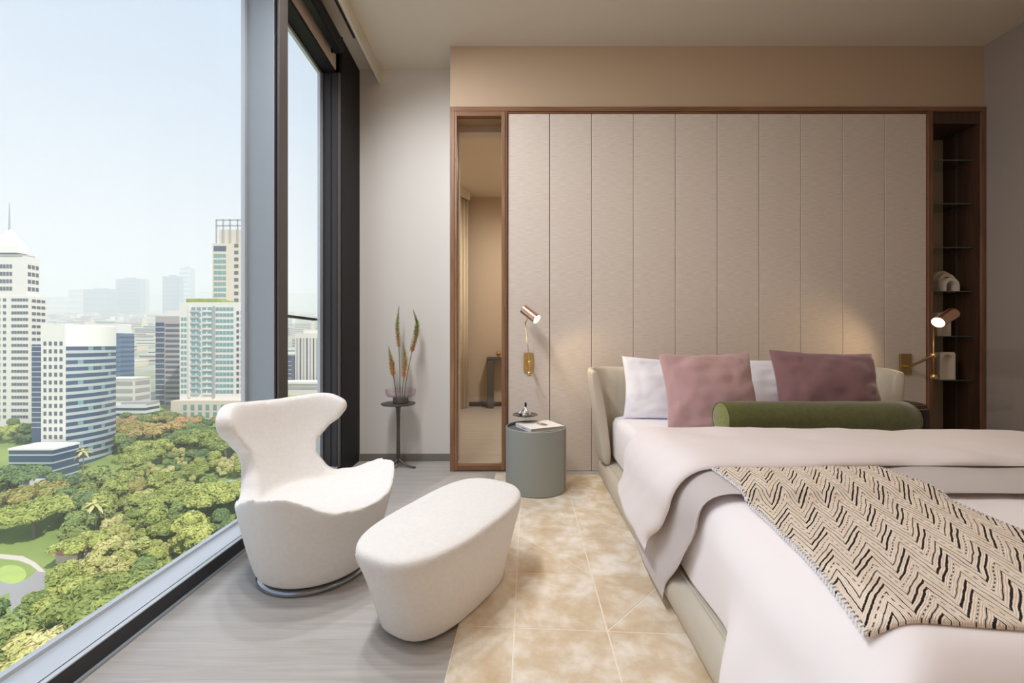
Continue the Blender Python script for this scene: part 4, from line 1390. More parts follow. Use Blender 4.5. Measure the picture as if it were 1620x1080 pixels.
# ------------------------------------------------------------------ wall lamps
def lamp_head(root, tip, direction, length, r):
    d = Vector(direction).normalized()
    Mx = axis_matrix(d)
    back = Vector(tip) - d * length
    V, Fc = lathe_data([(0.004, 0.0), (r * 0.8, 0.0), (r, 0.006), (r, length), (r - 0.003, length), (r - 0.003, length - 0.02)], 32, cap1=False, center=back, M=Mx)
    hd = mesh_obj('shade', V, Fc, M['copper'], root, smooth=True, sharp=0.6)
    V, Fc = lathe_data([(r - 0.004, length - 0.014), (r - 0.004, length - 0.010)], 32, center=back, M=Mx)
    mesh_obj('bulb_lens', V, Fc, M['glow'], hd)
    ld = bpy.data.lights.new('wall_lamp_light', 'SPOT')
    ld.energy = 7.0
    ld.color = (1.0, 0.72, 0.42)
    ld.spot_size = 2.6
    ld.spot_blend = 0.8
    ld.shadow_soft_size = 0.025
    lo = link(bpy.data.objects.new('wall_lamp_light', ld))
    lo.parent = root
    lo.location = W[root].inverted() @ (Vector(tip) + d * 0.004)
    lo.rotation_euler = d.to_track_quat('-Z', 'Y').to_euler()
# window side lamp: arm points at the viewer
pl = px(835.5, 573, YP - 0.005)
root = tag(empty('wall_lamp', (pl.x, YP, pl.z - 0.075)), 'brass wall reading lamp above the drum bedside table, lit', 'wall lamp')
box('back_plate', pl.x - 0.037, pl.x + 0.037, YP - 0.014, YP + 0.001, pl.z - 0.075, pl.z + 0.075, M['brass'], root, bev=0.002)
jt = Vector((pl.x + 0.003, YP - 0.13, pl.z + 0.005))
mesh_obj('swing_arm', *tube_data([(pl.x, YP - 0.012, pl.z), jt], 0.009, 12), M['brass'], root, smooth=True, sharp=0.6)
rod_t = px(831, 511, YP - 0.13)
rod_b = Vector((jt.x, jt.y, jt.z - 0.085))
mesh_obj('upright_rod', *tube_data([rod_b, jt, rod_t], 0.0042, 10), M['brass'], root, smooth=True)
mesh_obj('counterweight', *ball_data(rod_b, 0.020), M['brass'], root, smooth=True)
mesh_obj('joint', *ball_data(jt, 0.016), M['brass'], root, smooth=True)
tip = px(849.5, 505, YP - 0.20)
lamp_head(root, tip, (0.60, -0.42, -0.52), 0.145, 0.037)
mesh_obj('neck', *tube_data([rod_t, tip - Vector((0.60, -0.42, -0.52)).normalized() * 0.075], 0.0045, 8), M['brass'], root, smooth=True)
# far side lamp: arm swung away from the bed
pr = px(1432, 575.5, YP - 0.005)
root = tag(empty('wall_lamp', (pr.x, YP, pr.z - 0.075)), 'brass wall reading lamp with its arm swung out in front of the niche, lit', 'wall lamp')
box('back_plate', pr.x - 0.043, pr.x + 0.043, YP - 0.014, YP + 0.001, pr.z - 0.08, pr.z + 0.08, M['brass_dk'], root, bev=0.002)
jr = px(1477, 562, 2.93)
mesh_obj('plate_joint', *tube_data([(pr.x, YP - 0.012, pr.z - 0.02), (pr.x, YP - 0.045, pr.z - 0.02)], 0.013, 14), M['brass'], root, smooth=True, sharp=0.6)
mesh_obj('swing_arm', *tube_data([(pr.x, YP - 0.04, pr.z - 0.02), jr], 0.0095, 12), M['brass_dk'], root, smooth=True, sharp=0.6)
rb_, rt_ = px(1477.5, 596, 2.93), px(1477.5, 512, 2.93)
mesh_obj('upright_rod', *tube_data([rb_, jr, rt_], 0.0045, 10), M['brass_dk'], root, smooth=True)
mesh_obj('joint', *ball_data(jr, 0.019), M['brass'], root, smooth=True)
mesh_obj('counterweight', *ball_data(rb_, 0.021), M['brass'], root, smooth=True)
tip = px(1484, 510, 2.86)
dr = Vector((-0.85, -0.16, -0.44))
lamp_head(root, tip, dr, 0.155, 0.040)
mesh_obj('neck', *tube_data([rt_, tip - dr.normalized() * 0.05], 0.0045, 8), M['brass_dk'], root, smooth=True)

# bedside piece at the far side of the bed: dark brown leather drum with a welted round back
fx, fy = 2.905, 2.985
root = tag(empty('bedside_table', (fx, fy, 0)), 'dark brown leather round bedside table beyond the green bolster', 'nightstand')
V, Fc = lathe_data([(0.15, 0.0), (0.155, 0.01), (0.155, 0.50), (0.150, 0.535), (0.135, 0.558), (0.11, 0.57), (0.02, 0.572)], 48, center=(fx, fy, 0))
mesh_obj('body', V, Fc, M['maroon'], root, smooth=True, sharp=0.8)
for zz, rr in ((0.535, 0.1515), (0.560, 0.1335)):
    ring = [(fx + rr * math.cos(a * math.pi / 24), fy + rr * math.sin(a * math.pi / 24), zz) for a in range(49)]
    mesh_obj('welt', *tube_data(ring, 0.004, 6, caps=False), M['maroon_l'], root, smooth=True)

# ------------------------------------------------------------------ side table with dish and flower stems
sx, sy = -0.868, 3.27
TZ = 0.520
root = tag(empty('side_table', (sx, sy, 0)), 'small round bronze pedestal table with three thin feet by the pale wall', 'side table')
V, Fc = lathe_data([(0.10, -0.010), (0.128, -0.006), (0.136, 0.0), (0.136, 0.006), (0.130, 0.008), (0.02, 0.006)], 48, center=(sx, sy, TZ - 0.008))
mesh_obj('table_top', V, Fc, M['bronze'], root, smooth=True, sharp=0.6)
V, Fc = lathe_data([(0.016, 0.05), (0.0145, 0.15), (0.0125, 0.30), (0.014, 0.42), (0.018, 0.48), (0.035, 0.498), (0.055, 0.503)], 20, center=(sx, sy, 0))
mesh_obj('column', V, Fc, M['bronze'], root, smooth=True)
for an in (-12, 108, 228):
    a = math.radians(an)
    pts = [(sx + r * math.cos(a), sy + r * math.sin(a), z) for r, z in ((0.0, 0.075), (0.025, 0.045), (0.07, 0.022), (0.125, 0.010), (0.150, 0.008))]
    mesh_obj('foot', *tube_data(pts, [0.014, 0.013, 0.010, 0.008, 0.007], 10), M['bronze'], root, smooth=True)
vx = sx + 0.02
root = tag(empty('vase', (vx, sy, TZ)), 'shallow blush glass dish on a dark stone base holding flower stems', 'vase')
V, Fc = lathe_data([(0.058, 0.0), (0.061, 0.004), (0.061, 0.044), (0.058, 0.048)], 40, center=(vx, sy, TZ))
mesh_obj('base', V, Fc, M['stone'], root, smooth=True, sharp=0.6)
V, Fc = lathe_data([(0.004, 0.049), (0.085, 0.050), (0.108, 0.056), (0.119, 0.070), (0.122, 0.112), (0.118, 0.112), (0.115, 0.072), (0.105, 0.061), (0.085, 0.056), (0.004, 0.055)], 56, cap0=False, cap1=False, center=(vx, sy, TZ))
mesh_obj('glass_dish', V, Fc, M['blush_glass'], root, smooth=True, sharp=0.8)

def flower_mat(name, lo, hi):
    m, N, L, b = new_mat(name)
    tc = N.new('ShaderNodeTexCoord')
    sp = N.new('ShaderNodeSeparateXYZ'); L.new(tc.outputs['Generated'], sp.inputs[0])
    r = N.new('ShaderNodeValToRGB')
    r.color_ramp.elements[0].position = 0.02; r.color_ramp.elements[0].color = lo
    r.color_ramp.elements[1].position = 0.55; r.color_ramp.elements[1].color = hi
    L.new(sp.outputs['Z'], r.inputs[0]); L.new(r.outputs[0], b.inputs['Base Color'])
    b.inputs['Roughness'].default_value = 0.7
    return m
FM = [flower_mat('orange flower spike', srgb(236, 164, 98), srgb(190, 182, 106)),
      flower_mat('olive flower spike', srgb(202, 154, 110), srgb(160, 166, 86))]
random.seed(5)
def flower(label, stem, head, wid, fm):
    base = px(*stem[0], sy)
    root = tag(empty('flower_stem', base, 0), label, 'flower', None)
    sp = [px(x, y, sy + 0.01 * i) for i, (x, y) in enumerate(stem)]
    mesh_obj('stem', *tube_data(sp, 0.0032, 8), M['stem'], root, smooth=True)
    hp = [px(x, y, sy + 0.01 * (len(stem) - 1)) for x, y in head]
    # resample the head curve
    pts = []
    for i in range(len(hp) - 1):
        for k in range(14):
            pts.append(hp[i].lerp(hp[i + 1], k / 14))
    pts.append(hp[-1])
    # smooth
    for _ in range(8):
        pts = [pts[0]] + [(pts[i - 1] + pts[i] * 2 + pts[i + 1]) / 4 for i in range(1, len(pts) - 1)] + [pts[-1]]
    n = len(pts)
    core = tube_data(pts, [max(0.002, 0.42 * wid * (0.55 + 0.45 * math.sin(math.pi * min(1, (i / n) * 1.1 + 0.12))) * (1 - (i / n) ** 3)) for i in range(n)], 8)
    hd = mesh_obj('flower_spike', *core, fm, root, smooth=True)
    dat = []
    for i in range(n):
        f = i / n
        rad = 1.25 * wid * (0.75 + 0.35 * math.sin(math.pi * min(1, f * 1.1 + 0.15))) * (1 - f ** 4)
        for k in range(7):
            a = 2 * math.pi * (k + 0.5 * (i % 2)) / 7 + random.uniform(-0.3, 0.3)
            d = Vector((math.cos(a), math.sin(a), 0.55 + random.uniform(-0.2, 0.3))).normalized()
            p = pts[i]
            q = p + d * rad
            sd = d.cross(Vector((0, 0, 1))).normalized() * 0.0030
            dat.append(([p + sd * 0.5, p - sd * 0.5, q - sd * 0.6, q + sd * 0.6, p.lerp(q, 0.75) - sd * 1.6, p.lerp(q, 0.75) + sd * 1.6],
                        [[0, 1, 4, 5], [5, 4, 2, 3]]))
    fl = mesh_obj('florets', *join(*dat), fm, root)
    fl['kind'] = 'stuff'
P7 = lambda x, y: (580 + 0.2685 * x, 470 + 0.2685 * y)
flower('short flower stem with an orange spike leaning to the window', [P7(176, 590), P7(168, 530), P7(157, 455)], [P7(155, 462), P7(148, 390), P7(129, 290)], 0.027, FM[0])
flower('tall straight green flower spike, its tip level with the lamp', [P7(197, 592), P7(196, 450), P7(190, 290)], [P7(190, 292), P7(179, 180), P7(190, 54)], 0.024, FM[1])
flower('short upright flower stem between the two tall spikes', [P7(208, 592), P7(212, 530), P7(219, 465)], [P7(219, 470), P7(229, 370), P7(213, 264)], 0.025, FM[0])
flower('tall curved green flower spike arching over the dish', [P7(220, 592), P7(240, 450), P7(267, 320)], [P7(267, 322), P7(292, 230), P7(300, 160), P7(273, 72)], 0.028, FM[1])

# ------------------------------------------------------------------ the city outside
H0, SL = 75.0, 0.098                # the town climbs gently away from the tower
def gz(d):
    return -H0 + SL * d
def G(x, y, up=0.0):
    d = F * (H0 + 1) / (y - (CY - F * SL))
    return Vector(((x - CX) / F * d, d, gz(d) + up))
def gpx(x, d, up=0.0):
    return Vector(((x - CX) / F * d, d, gz(d) + up))
def zpx(y, d):
    return 1 - (y - CY) / F * d
def xpx(x, d):
    return (x - CX) / F * d

M['grass'] = mat('park grass', srgb(120, 142, 74), 0.95, c2=srgb(150, 164, 92), vscale=0.08)
M['lawn'] = mat('mown lawn', srgb(168, 186, 104), 0.95, var=0.08, vscale=0.3)
M['town'] = mat('pale town ground', srgb(186, 180, 170), 0.95, c2=srgb(130, 146, 104), vscale=0.02)
M['asphalt'] = mat('grey road', srgb(158, 154, 154), 0.9)
M['path'] = mat('pale path', srgb(208, 196, 186), 0.9)
M['c_white'] = mat('white facade', srgb(226, 222, 216), 0.7)
M['c_cream'] = mat('cream facade', srgb(216, 204, 186), 0.75)
M['c_grey'] = mat('grey facade', srgb(170, 168, 170), 0.75)
M['c_mauve'] = mat('mauve grey facade', srgb(178, 170, 172), 0.75)
M['c_blue'] = mat('blue glass facade', srgb(86, 116, 152), 0.2, spec=0.6)
M['c_navy'] = mat('dark blue glass', srgb(62, 82, 112), 0.15, spec=0.6)
M['c_teal'] = mat('teal window glass', srgb(120, 158, 160), 0.15, spec=0.6)
M['c_dark'] = mat('dark window glass', srgb(92, 98, 112), 0.15, spec=0.6)
M['c_band'] = mat('silver spandrel', srgb(196, 202, 206), 0.35, 0.3)
M['c_red'] = mat('red roof', srgb(206, 120, 112), 0.8)
M['c_roof'] = mat('pale roof', srgb(232, 230, 226), 0.8)

def ground(name, m, d0, d1):
    V = []
    ds = [d0 * (d1 / d0) ** (i / 12) for i in range(13)]
    for d in ds:
        for x in (-3.0 * d - 100, 1.2 * d + 50):
            V.append((x, d, gz(d)))
    return struct(mesh_obj(name, V, grid_faces(2, 13), m))
ground('park_ground', M['grass'], 30, 300)
ground('town_ground', M['town'], 300, 5600)
# distant hills
V = []
n = 80
for i in range(n):
    x = -15000 + 19000 * i / (n - 1)
    h = 330 + 130 * noise.noise(Vector((x * 0.00035, 3.1, 0))) + 60 * noise.noise(Vector((x * 0.0013, 9.1, 0)))
    V += [(x, 5500, gz(5500) - 5), (x, 6100, gz(5500) + h * 0.75), (x, 6700, gz(5500) + h)]
struct(mesh_obj('hills', V, [q for j in range(n - 1) for q in ([3 * j, 3 * j + 3, 3 * j + 4, 3 * j + 1], [3 * j + 1, 3 * j + 4, 3 * j + 5, 3 * j + 2])], M['leaf_dk'], smooth=True))

def flat(name, label, cat, pts, m, up):
    V = [G(x, y, up) for x, y in pts] + [G(x, y, up - 0.4) for x, y in pts]
    n = len(pts)
    Fc = [list(range(n)), list(range(n, 2 * n))] + [[i, (i + 1) % n, n + (i + 1) % n, n + i] for i in range(n)]
    o = mesh_obj(name, *recalc(V, Fc), m)
    o['kind'] = 'structure'
    return o
flat('road', '', '', [(72, 906), (70, 940), (63, 1000), (20, 1000), (15, 938), (-40, 960), (-40, 905), (10, 922), (45, 915), (60, 900)], M['asphalt'], 0.10)
flat('footpath', '', '', [(36, 880), (56, 890), (72, 905), (62, 905), (48, 894), (30, 887), (-30, 880), (-30, 874)], M['path'], 0.16)
flat('lawn', '', '', [(18 + 24 * math.cos(a * 0.3307), 909 + 15 * math.sin(a * 0.3307)) for a in range(19)], M['lawn'], 0.14)

WINMESH = {}
def win_mesh(w, h, dp, m):
    k = (round(w, 2), round(h, 2), round(dp, 2), m.name)
    if k not in WINMESH:
        V, Fc = box_data(-w / 2, w / 2, -dp, 0, -h / 2, h / 2)
        me = bpy.data.meshes.new('window')
        me.from_pydata(V, [], Fc)
        me.materials.append(m)
        WINMESH[k] = me
    return WINMESH[k]
def windows(root, face, a0, a1, z0, z1, cols, rows, m, wf=0.6, hf=0.55, at=0.0, dp=0.25, name='window'):
    """grid of windows on a face: '-Y' (a = x, at = y) or '+X' (a = y, at = x), world coordinates"""
    wv, hv = (a1 - a0) / cols, (z1 - z0) / rows
    me = win_mesh(wv * wf, hv * hf, dp, m)
    base = root.location
    for r in range(rows):
        for c in range(cols):
            o = link(bpy.data.objects.new(name, me))
            o.parent = root
            a, z = a0 + (c + 0.5) * wv, z0 + (r + 0.5) * hv
            if face == '-Y':
                o.location = Vector((a, at + 0.02, z)) - base
            else:
                o.location = Vector((at - 0.02, a, z)) - base
                o.rotation_euler = (0, 0, math.pi / 2)

def building(name, label, xl, xr, d, depth, ytop, m, cat='building', sink=4.0, group=None, zt=None):
    """box building by its pixel edges at depth d; returns root and extents"""
    x0, x1 = xpx(xl, d), xpx(xr, d)
    z0 = gz(d) - sink
    z1 = zpx(ytop, d) if zt is None else zt
    root = tag(empty(name, ((x0 + x1) / 2, d + depth / 2, z0)), label, cat, group)
    box('walls', x0, x1, d, d + depth, z0, z1, m, root)
    return root, x0, x1, z0, z1
def roof_cap(root, x0, x1, d, depth, z, m, h=1.2, ov=0.3):
    box('roof', x0 - ov, x1 + ov, d - ov, d + depth + ov, z, z + h, m, root)

# white tower with a pointed crown
d = 240
root, x0, x1, z0, z1 = building('office_tower', 'tall white tower with a pointed crown and spire at the city edge', -60, 47, d, 9, 468, M['c_white'])
zc = zpx(405, d)
box('crown_block', xpx(-44, d), xpx(40, d), d + 0.5, d + 7.5, z1, zc, M['c_white'], root)
box('cornice', xpx(-46, d), xpx(34, d), d + 0.2, d + 7, zc, zc + 1.2, M['c_grey'], root)
cxm, hw = (xpx(-20, d) + xpx(26, d)) / 2, (xpx(26, d) - xpx(-20, d)) / 2
V = [(cxm - hw, d + 0.6, zc + 2.2), (cxm + hw, d + 0.6, zc + 2.2), (cxm + hw, d + 6.6, zc + 2.2), (cxm - hw, d + 6.6, zc + 2.2),
     (cxm - hw, d + 0.6, zc + 6), (cxm + hw, d + 0.6, zc + 6), (cxm + hw, d + 6.6, zc + 6), (cxm - hw, d + 6.6, zc + 6), (cxm, d + 3.6, zpx(358, d))]
mesh_obj('pointed_roof', *recalc(V, [[0, 1, 5, 4], [1, 2, 6, 5], [2, 3, 7, 6], [3, 0, 4, 7], [4, 5, 8], [5, 6, 8], [6, 7, 8], [7, 4, 8], [3, 2, 1, 0]]), M['c_roof'], root)
mesh_obj('spire', *tube_data([(cxm, d + 3.6, zpx(362, d)), (cxm, d + 3.6, zpx(318, d))], [0.5, 0.12], 8), M['c_grey'], root)
windows(root, '-Y', xpx(18, d), xpx(45, d), zpx(664, d), zpx(453 + 16, d), 6, 19, M['c_dark'], 0.75, 0.42, d)
windows(root, '-Y', xpx(-6, d), xpx(12, d), zpx(664, d), zpx(453 + 16, d), 2, 19, M['c_dark'], 0.45, 0.45, d)
windows(root, '+X', d + 0.8, d + 8.2, zpx(664, d), zpx(470, d), 3, 19, M['c_dark'], 0.75, 0.42, x1)
windows(root, '-Y', xpx(-2, d), xpx(18, d), zpx(462, d), zpx(415, d), 4, 4, M['c_dark'], 0.7, 0.5, d + 0.5)
windows(root, '+X', d + 1, d + 7, zpx(462, d), zpx(415, d), 3, 4, M['c_dark'], 0.7, 0.5, xpx(40, d))

# office block with punched windows and a curved glass flank
d = 185
root, x0, x1, z0, z1 = building('office_block', 'white office block with punched windows and a curved banded glass side', 65, 103, d, 24, 512, M['c_white'])
windows(root, '-Y', xpx(67, d), xpx(101, d), zpx(697, d), zpx(537, d), 4, 13, M['c_dark'], 0.5, 0.5, d, dp=0.15)
box('dark_wing', xpx(50, d + 2), x0, d + 2, d + 20, z0, zpx(545, d + 2), M['c_navy'], root)
zs = [zpx(532 + 8 * k, d + 2) for k in range(19)]
for k, z in enumerate(zs[2:]):
    box('floor_band', xpx(50, d + 2) - 0.05, x0, d + 1.9, d + 2.0, z - 0.18, z + 0.18, M['c_band'], root)
def curve_plan(off):
    P = []
    for i in range(13):
        t = i / 12
        y = d + 0.3 + 23 * t
        P.append((x1 + off + 4.6 * math.sin(math.pi * (0.12 + 0.70 * t)) ** 1.0 - 1.7, y))
    return P
def curved(name, zlo, zhi, off, m):
    P = curve_plan(off)
    n = len(P)
    V = [(x, y, zlo) for x, y in P] + [(x, y, zhi) for x, y in P]
    back = [(x1 - 1.0, P[-1][1]), (x1 - 1.0, P[0][1])]
    V = [(x, y, zlo) for x, y in P + back] + [(x, y, zhi) for x, y in P + back]
    m_ = n + 2
    Fc = [[i, (i + 1) % m_, m_ + (i + 1) % m_, m_ + i] for i in range(m_)] + [list(range(m_)), list(range(m_, 2 * m_))]
    return mesh_obj(name, *recalc(V, Fc), m, root)
zg = zpx(548, d)
zb_ = zpx(735, d)
curved('curved_glass', z0, zg, 0.0, M['c_navy'])
curved('crown', zg, zpx(514, d), 0.25, M['c_roof'])
nf = 17
for k in range(nf):
    z = zb_ + (zg - zb_) * k / nf
    curved('spandrel_band', z, z + (zg - zb_) / nf * 0.42, 0.14, M['c_band'])
    P = curve_plan(0.06)
    for i in (2, 4, 7, 9):
        if (i * 7 + k * 5) % 3:
            continue
        p, q = P[i], P[i + 1]
        zz = z + (zg - zb_) / nf * 0.42
        V = [(p[0], p[1], zz), (q[0], q[1], zz), (q[0], q[1], zz + (zg - zb_) / nf * 0.56), (p[0], p[1], zz + (zg - zb_) / nf * 0.56)]
        V += [(v[0] - 0.3, v[1], v[2]) for v in V]
        mesh_obj('pane', *recalc(V, [[0, 1, 2, 3], [4, 5, 6, 7], [0, 1, 5, 4], [1, 2, 6, 5], [2, 3, 7, 6], [3, 0, 4, 7]]), M['c_teal'], root)
# podium
d = 170
root, x0, x1, z0, z1 = building('podium', 'low glass podium with a white roof in front of the curved office block', 14, 83, d, 10.5, 712, M['c_navy'], sink=3)
roof_cap(root, x0, x1, d, 10.5, z1, M['c_roof'], 0.8, 0.2)
for k in range(5):
    z = z0 + (z1 - z0) * (k + 0.6) / 5.2
    box('floor_band', x0 - 0.15, x1 + 0.15, d - 0.15, d, z - 0.3, z + 0.3, M['c_band'], root)
    box('floor_band', x1, x1 + 0.15, d, d + 10.4, z - 0.3, z + 0.3, M['c_band'], root)
box('entrance_wall', xpx(52, d), x1 + 2.4, d - 1.2, d - 0.16, z0, z0 + 5.2, M['c_white'], root)

# apartment block with green roof, and its taller neighbour
d = 262
root, x0, x1, z0, z1 = building('apartment_block', 'teal windowed apartment block with a planted green roof', 284, 402, d, 26, 478, M['c_white'])
box('roof_garden', x0 + 4, x0 + 24, d + 0.3, d + 18, z1, z1 + 2.4, M['leaf'], root)
box('podium', x0 - 1.5, x1 + 1.5, d - 5, d, z0, zpx(632, d), M['c_cream'], root)
windows(root, '-Y', xpx(302, d), xpx(336, d), zpx(624, d), zpx(484, d), 4, 15, M['c_teal'], 0.72, 0.6, d)
windows(root, '-Y', xpx(341, d), xpx(370, d), zpx(624, d), zpx(484, d), 5, 15, M['c_teal'], 0.8, 0.55, d)
windows(root, '-Y', xpx(286, d), xpx(296, d), zpx(624, d), zpx(500, d), 2, 14, M['c_teal'], 0.7, 0.55, d)
windows(root, '-Y', xpx(373, d), xpx(400, d), zpx(624, d), zpx(490, d), 4, 14, M['c_dark'], 0.55, 0.55, d)
for k in range(15):
    z = zpx(624, d) + (zpx(484, d) - zpx(624, d)) * k / 15
    box('balcony', xpx(303, d), xpx(316, d), d - 0.9, d, z, z + 1.1, M['c_band'], root)
    box('balcony', xpx(322, d), xpx(336, d), d - 0.9, d, z, z + 1.1, M['c_white'], root)
windows(root, '-Y', xpx(287, d - 5), xpx(370, d - 5), zpx(662, d - 5), zpx(638, d - 5), 7, 2, M['c_teal'], 0.45, 0.7, d - 5)
box('pier', xpx(299, d), xpx(302, d), d - 0.8, d, zpx(628, d), zpx(484, d), M['c_white'], root)
box('pier', xpx(337, d), xpx(340.5, d), d - 0.8, d, zpx(628, d), zpx(484, d), M['c_grey'], root)
d = 292
root, x0, x1, z0, z1 = building('apartment_tower', 'slim cream apartment tower with an open frame on its roof', 336, 398, d, 24, 385, M['c_cream'])
windows(root, '-Y', xpx(338, d), xpx(358, d), zpx(480, d), zpx(400, d), 3, 9, M['c_teal'], 0.85, 0.6, d)
windows(root, '-Y', xpx(370, d), xpx(378, d), zpx(480, d), zpx(383, d), 1, 9, M['c_dark'], 0.8, 0.5, d)
windows(root, '-Y', xpx(382, d), xpx(397, d), zpx(480, d), zpx(390, d), 2, 9, M['c_teal'], 0.7, 0.5, d)
box('upper_block', xpx(343, d), x1, d + 2, d + 22, z1, zpx(362, d), M['c_cream'], root)
windows(root, '-Y', xpx(338, d), xpx(358, d), zpx(398, d), zpx(388, d), 3, 1, M['c_navy'], 0.9, 0.8, d)
for xx in (340, 351, 362, 374, 386, 398):
    box('roof_frame', xpx(xx, d) - 0.35, xpx(xx, d) + 0.35, d + 1, d + 1.8, z1, zpx(346, d), M['c_grey'], root)
for yy in (347, 356):
    box('roof_frame', xpx(340, d), xpx(398, d), d + 1, d + 1.8, zpx(yy, d) - 0.4, zpx(yy, d) + 0.4, M['c_grey'], root)
# banded mauve block
d = 300
root, x0, x1, z0, z1 = building('banded_block', 'mauve grey block with long horizontal window bands', 246, 286, d, 24, 500, M['c_mauve'])
for k in range(16):
    z = zpx(640, d) + (zpx(508, d) - zpx(640, d)) * k / 16
    box('window_band', xpx(262, d), xpx(284, d), d - 0.2, d, z, z + 1.9, M['c_dark'], root)
    box('window_band', xpx(246.5, d), xpx(260, d), d - 0.2, d, z + 0.2, z + 2.9, M['c_navy'], root)
box('roof_room', xpx(256, d), xpx(280, d), d + 4, d + 18, z1, zpx(491, d), M['c_white'], root)
# blue glass block with a pale roof
d = 330
root, x0, x1, z0, z1 = building('glass_block', 'dark blue glass block with a wide pale roof', 150, 190, d, 12.5, 527, M['c_blue'])
box('roof', xpx(136, d), x1 - 1, d - 1, d + 11, z1, zpx(512, d), M['c_roof'], root)
for k in range(9):
    z = zpx(596, d) + (z1 - zpx(596, d)) * k / 9
    box('floor_band', x0, x1 + 0.2, d - 0.2, d, z, z + 0.8, M['c_navy'], root)
    box('floor_band', x1, x1 + 0.2, d, d + 12.5, z, z + 1.6, M['c_navy'], root)
for k in range(6):
    xx = xpx(154 + 6 * k, d)
    box('mullion', xx - 0.2, xx + 0.2, d - 0.3, d, zpx(596, d), z1, M['c_blue'], root)
d = 296
root, x0, x1, z0, z1 = building('low_block', 'low white block with ribbon windows at the park edge', 160, 212, d, 14, 600, M['c_white'])
for k in range(4):
    z = zpx(648, d) + (z1 - zpx(648, d)) * k / 4
    box('window_band', x1, x1 + 0.2, d + 1, d + 13, z + 1.2, z + 4.2, M['c_grey'], root)
    box('window_band', xpx(162, d), xpx(210, d), d - 0.2, d, z + 1.2, z + 4.2, M['c_grey'], root)
roof_cap(root, x0, x1, d, 14, z1, M['c_roof'], 1.0)
d = 262
root, x0, x1, z0, z1 = building('terrace_building', 'white terrace building with dark planted balconies at the park edge', 176, 230, d, 11, 640, M['c_white'])
for k in range(2):
    z = z1 - 3.6 * (k + 1)
    box('window_band', xpx(182, d), x1, d - 0.2, d, z, z + 1.6, M['c_navy'], root)
    box('window_band', x1, x1 + 0.2, d, d + 10.5, z, z + 1.6, M['c_navy'], root)
roof_cap(root, xpx(190, d), x1, d + 1, 9, z1, M['c_grey'], 1.5)

# far hazy towers
def far(name, label, xl, xr, d, depth, ytop, m, bands, mb):
    root, x0, x1, z0, z1 = building(name, label, xl, xr, d, depth, ytop, m, sink=10)
    for k in range(bands):
        z = z0 + 12 + (z1 - z0 - 16) * (k + 0.5) / bands
        h = (z1 - z0) / bands * 0.4
        box('window_band', x0 + 1, x1 - 1, d - 0.5, d, z - h / 2, z + h / 2, mb, root)
    box('roof_room', x0 + (x1 - x0) * 0.3, x0 + (x1 - x0) * 0.7, d + depth * 0.3, d + depth * 0.7, z1, z1 + (z1 - z0) * 0.04, m, root)
    return root
far('distant_tower', 'broad blue glass tower far off in the haze', 183, 222, 2900, 40, 441, M['c_blue'], 9, M['c_navy'])
far('distant_tower', 'narrow grey slab joined to the broad blue tower in the haze', 222.5, 231, 2960, 30, 442, M['c_grey'], 9, M['c_band'])
far('distant_tower', 'square blue tower beside a paler one in the haze', 257, 283, 2700, 40, 437, M['c_blue'], 9, M['c_navy'])
far('distant_tower', 'pale slim tower, the tallest of the hazy skyline', 284, 302, 3000, 40, 424, M['c_teal'], 10, M['c_band'])
far('distant_block', 'long low blue block in the haze', 132, 180, 2800, 40, 457, M['c_blue'], 4, M['c_navy'])
far('distant_block', 'pale grey block at the hazy skyline', 108, 131, 2900, 40, 459, M['c_grey'], 4, M['c_band'])
far('distant_block', 'wide pale block low on the hazy skyline', 74, 107, 3200, 40, 470, M['c_grey'], 3, M['c_band'])

# low-rise town in the middle distance
random.seed(21)
kinds = [('c_white', 'white'), ('c_cream', 'cream'), ('c_grey', 'grey'), ('c_roof', 'pale')]
houses = []
for k in range(330):
    d = 380 * (2600 / 380) ** random.random()
    xp_ = random.uniform(40, 300) if k < 270 else random.uniform(430, 505)
    if d < 420 and 60 < xp_ < 215:
        continue
    if any(abs(d - b) < 23 and abs(xpx(xp_, d) - a) < 84 for a, b in houses) or 2600 < d < 3300:
        continue
    houses.append((xpx(xp_, d), d))
    w = random.uniform(14, 40) if d < 900 else random.uniform(30, 80)
    hh = random.uniform(6, 15) if d < 900 else random.uniform(8, 26)
    mm, cn = random.choice(kinds)
    x0 = xpx(xp_, d); z0 = gz(d) - 4
    hn = ('single-storey', 'two-storey', 'three-storey', 'four-storey', 'five-storey', 'six-storey')[min(5, max(1, int(hh / 4)) - 1)]
    root = tag(empty('town_house', (x0 + w / 2, d + 10, z0)), '%s %s %s building with a flat %s roof in the low town beyond the park' % ('broad' if w > 38 else 'small', cn, hn, 'red' if k % 13 == 3 else 'pale'), 'building', 'low town buildings')
    box('walls', x0, x0 + w, d, d + 20, z0, z0 + 4 + hh, M[mm], root)
    rm = M['c_red'] if k % 13 == 3 else M['c_roof']
    box('roof', x0 - 0.6, x0 + w + 0.6, d - 0.6, d + 20.6, z0 + 4 + hh, z0 + 5 + hh, rm, root)
    nb = max(1, int(hh / 4))
    for q in range(nb):
        z = z0 + 4 + hh * (q + 0.35) / nb
        box('window_band', x0 + 1, x0 + w - 1, d - 0.2, d, z, z + 1.6, M['c_dark'], root)

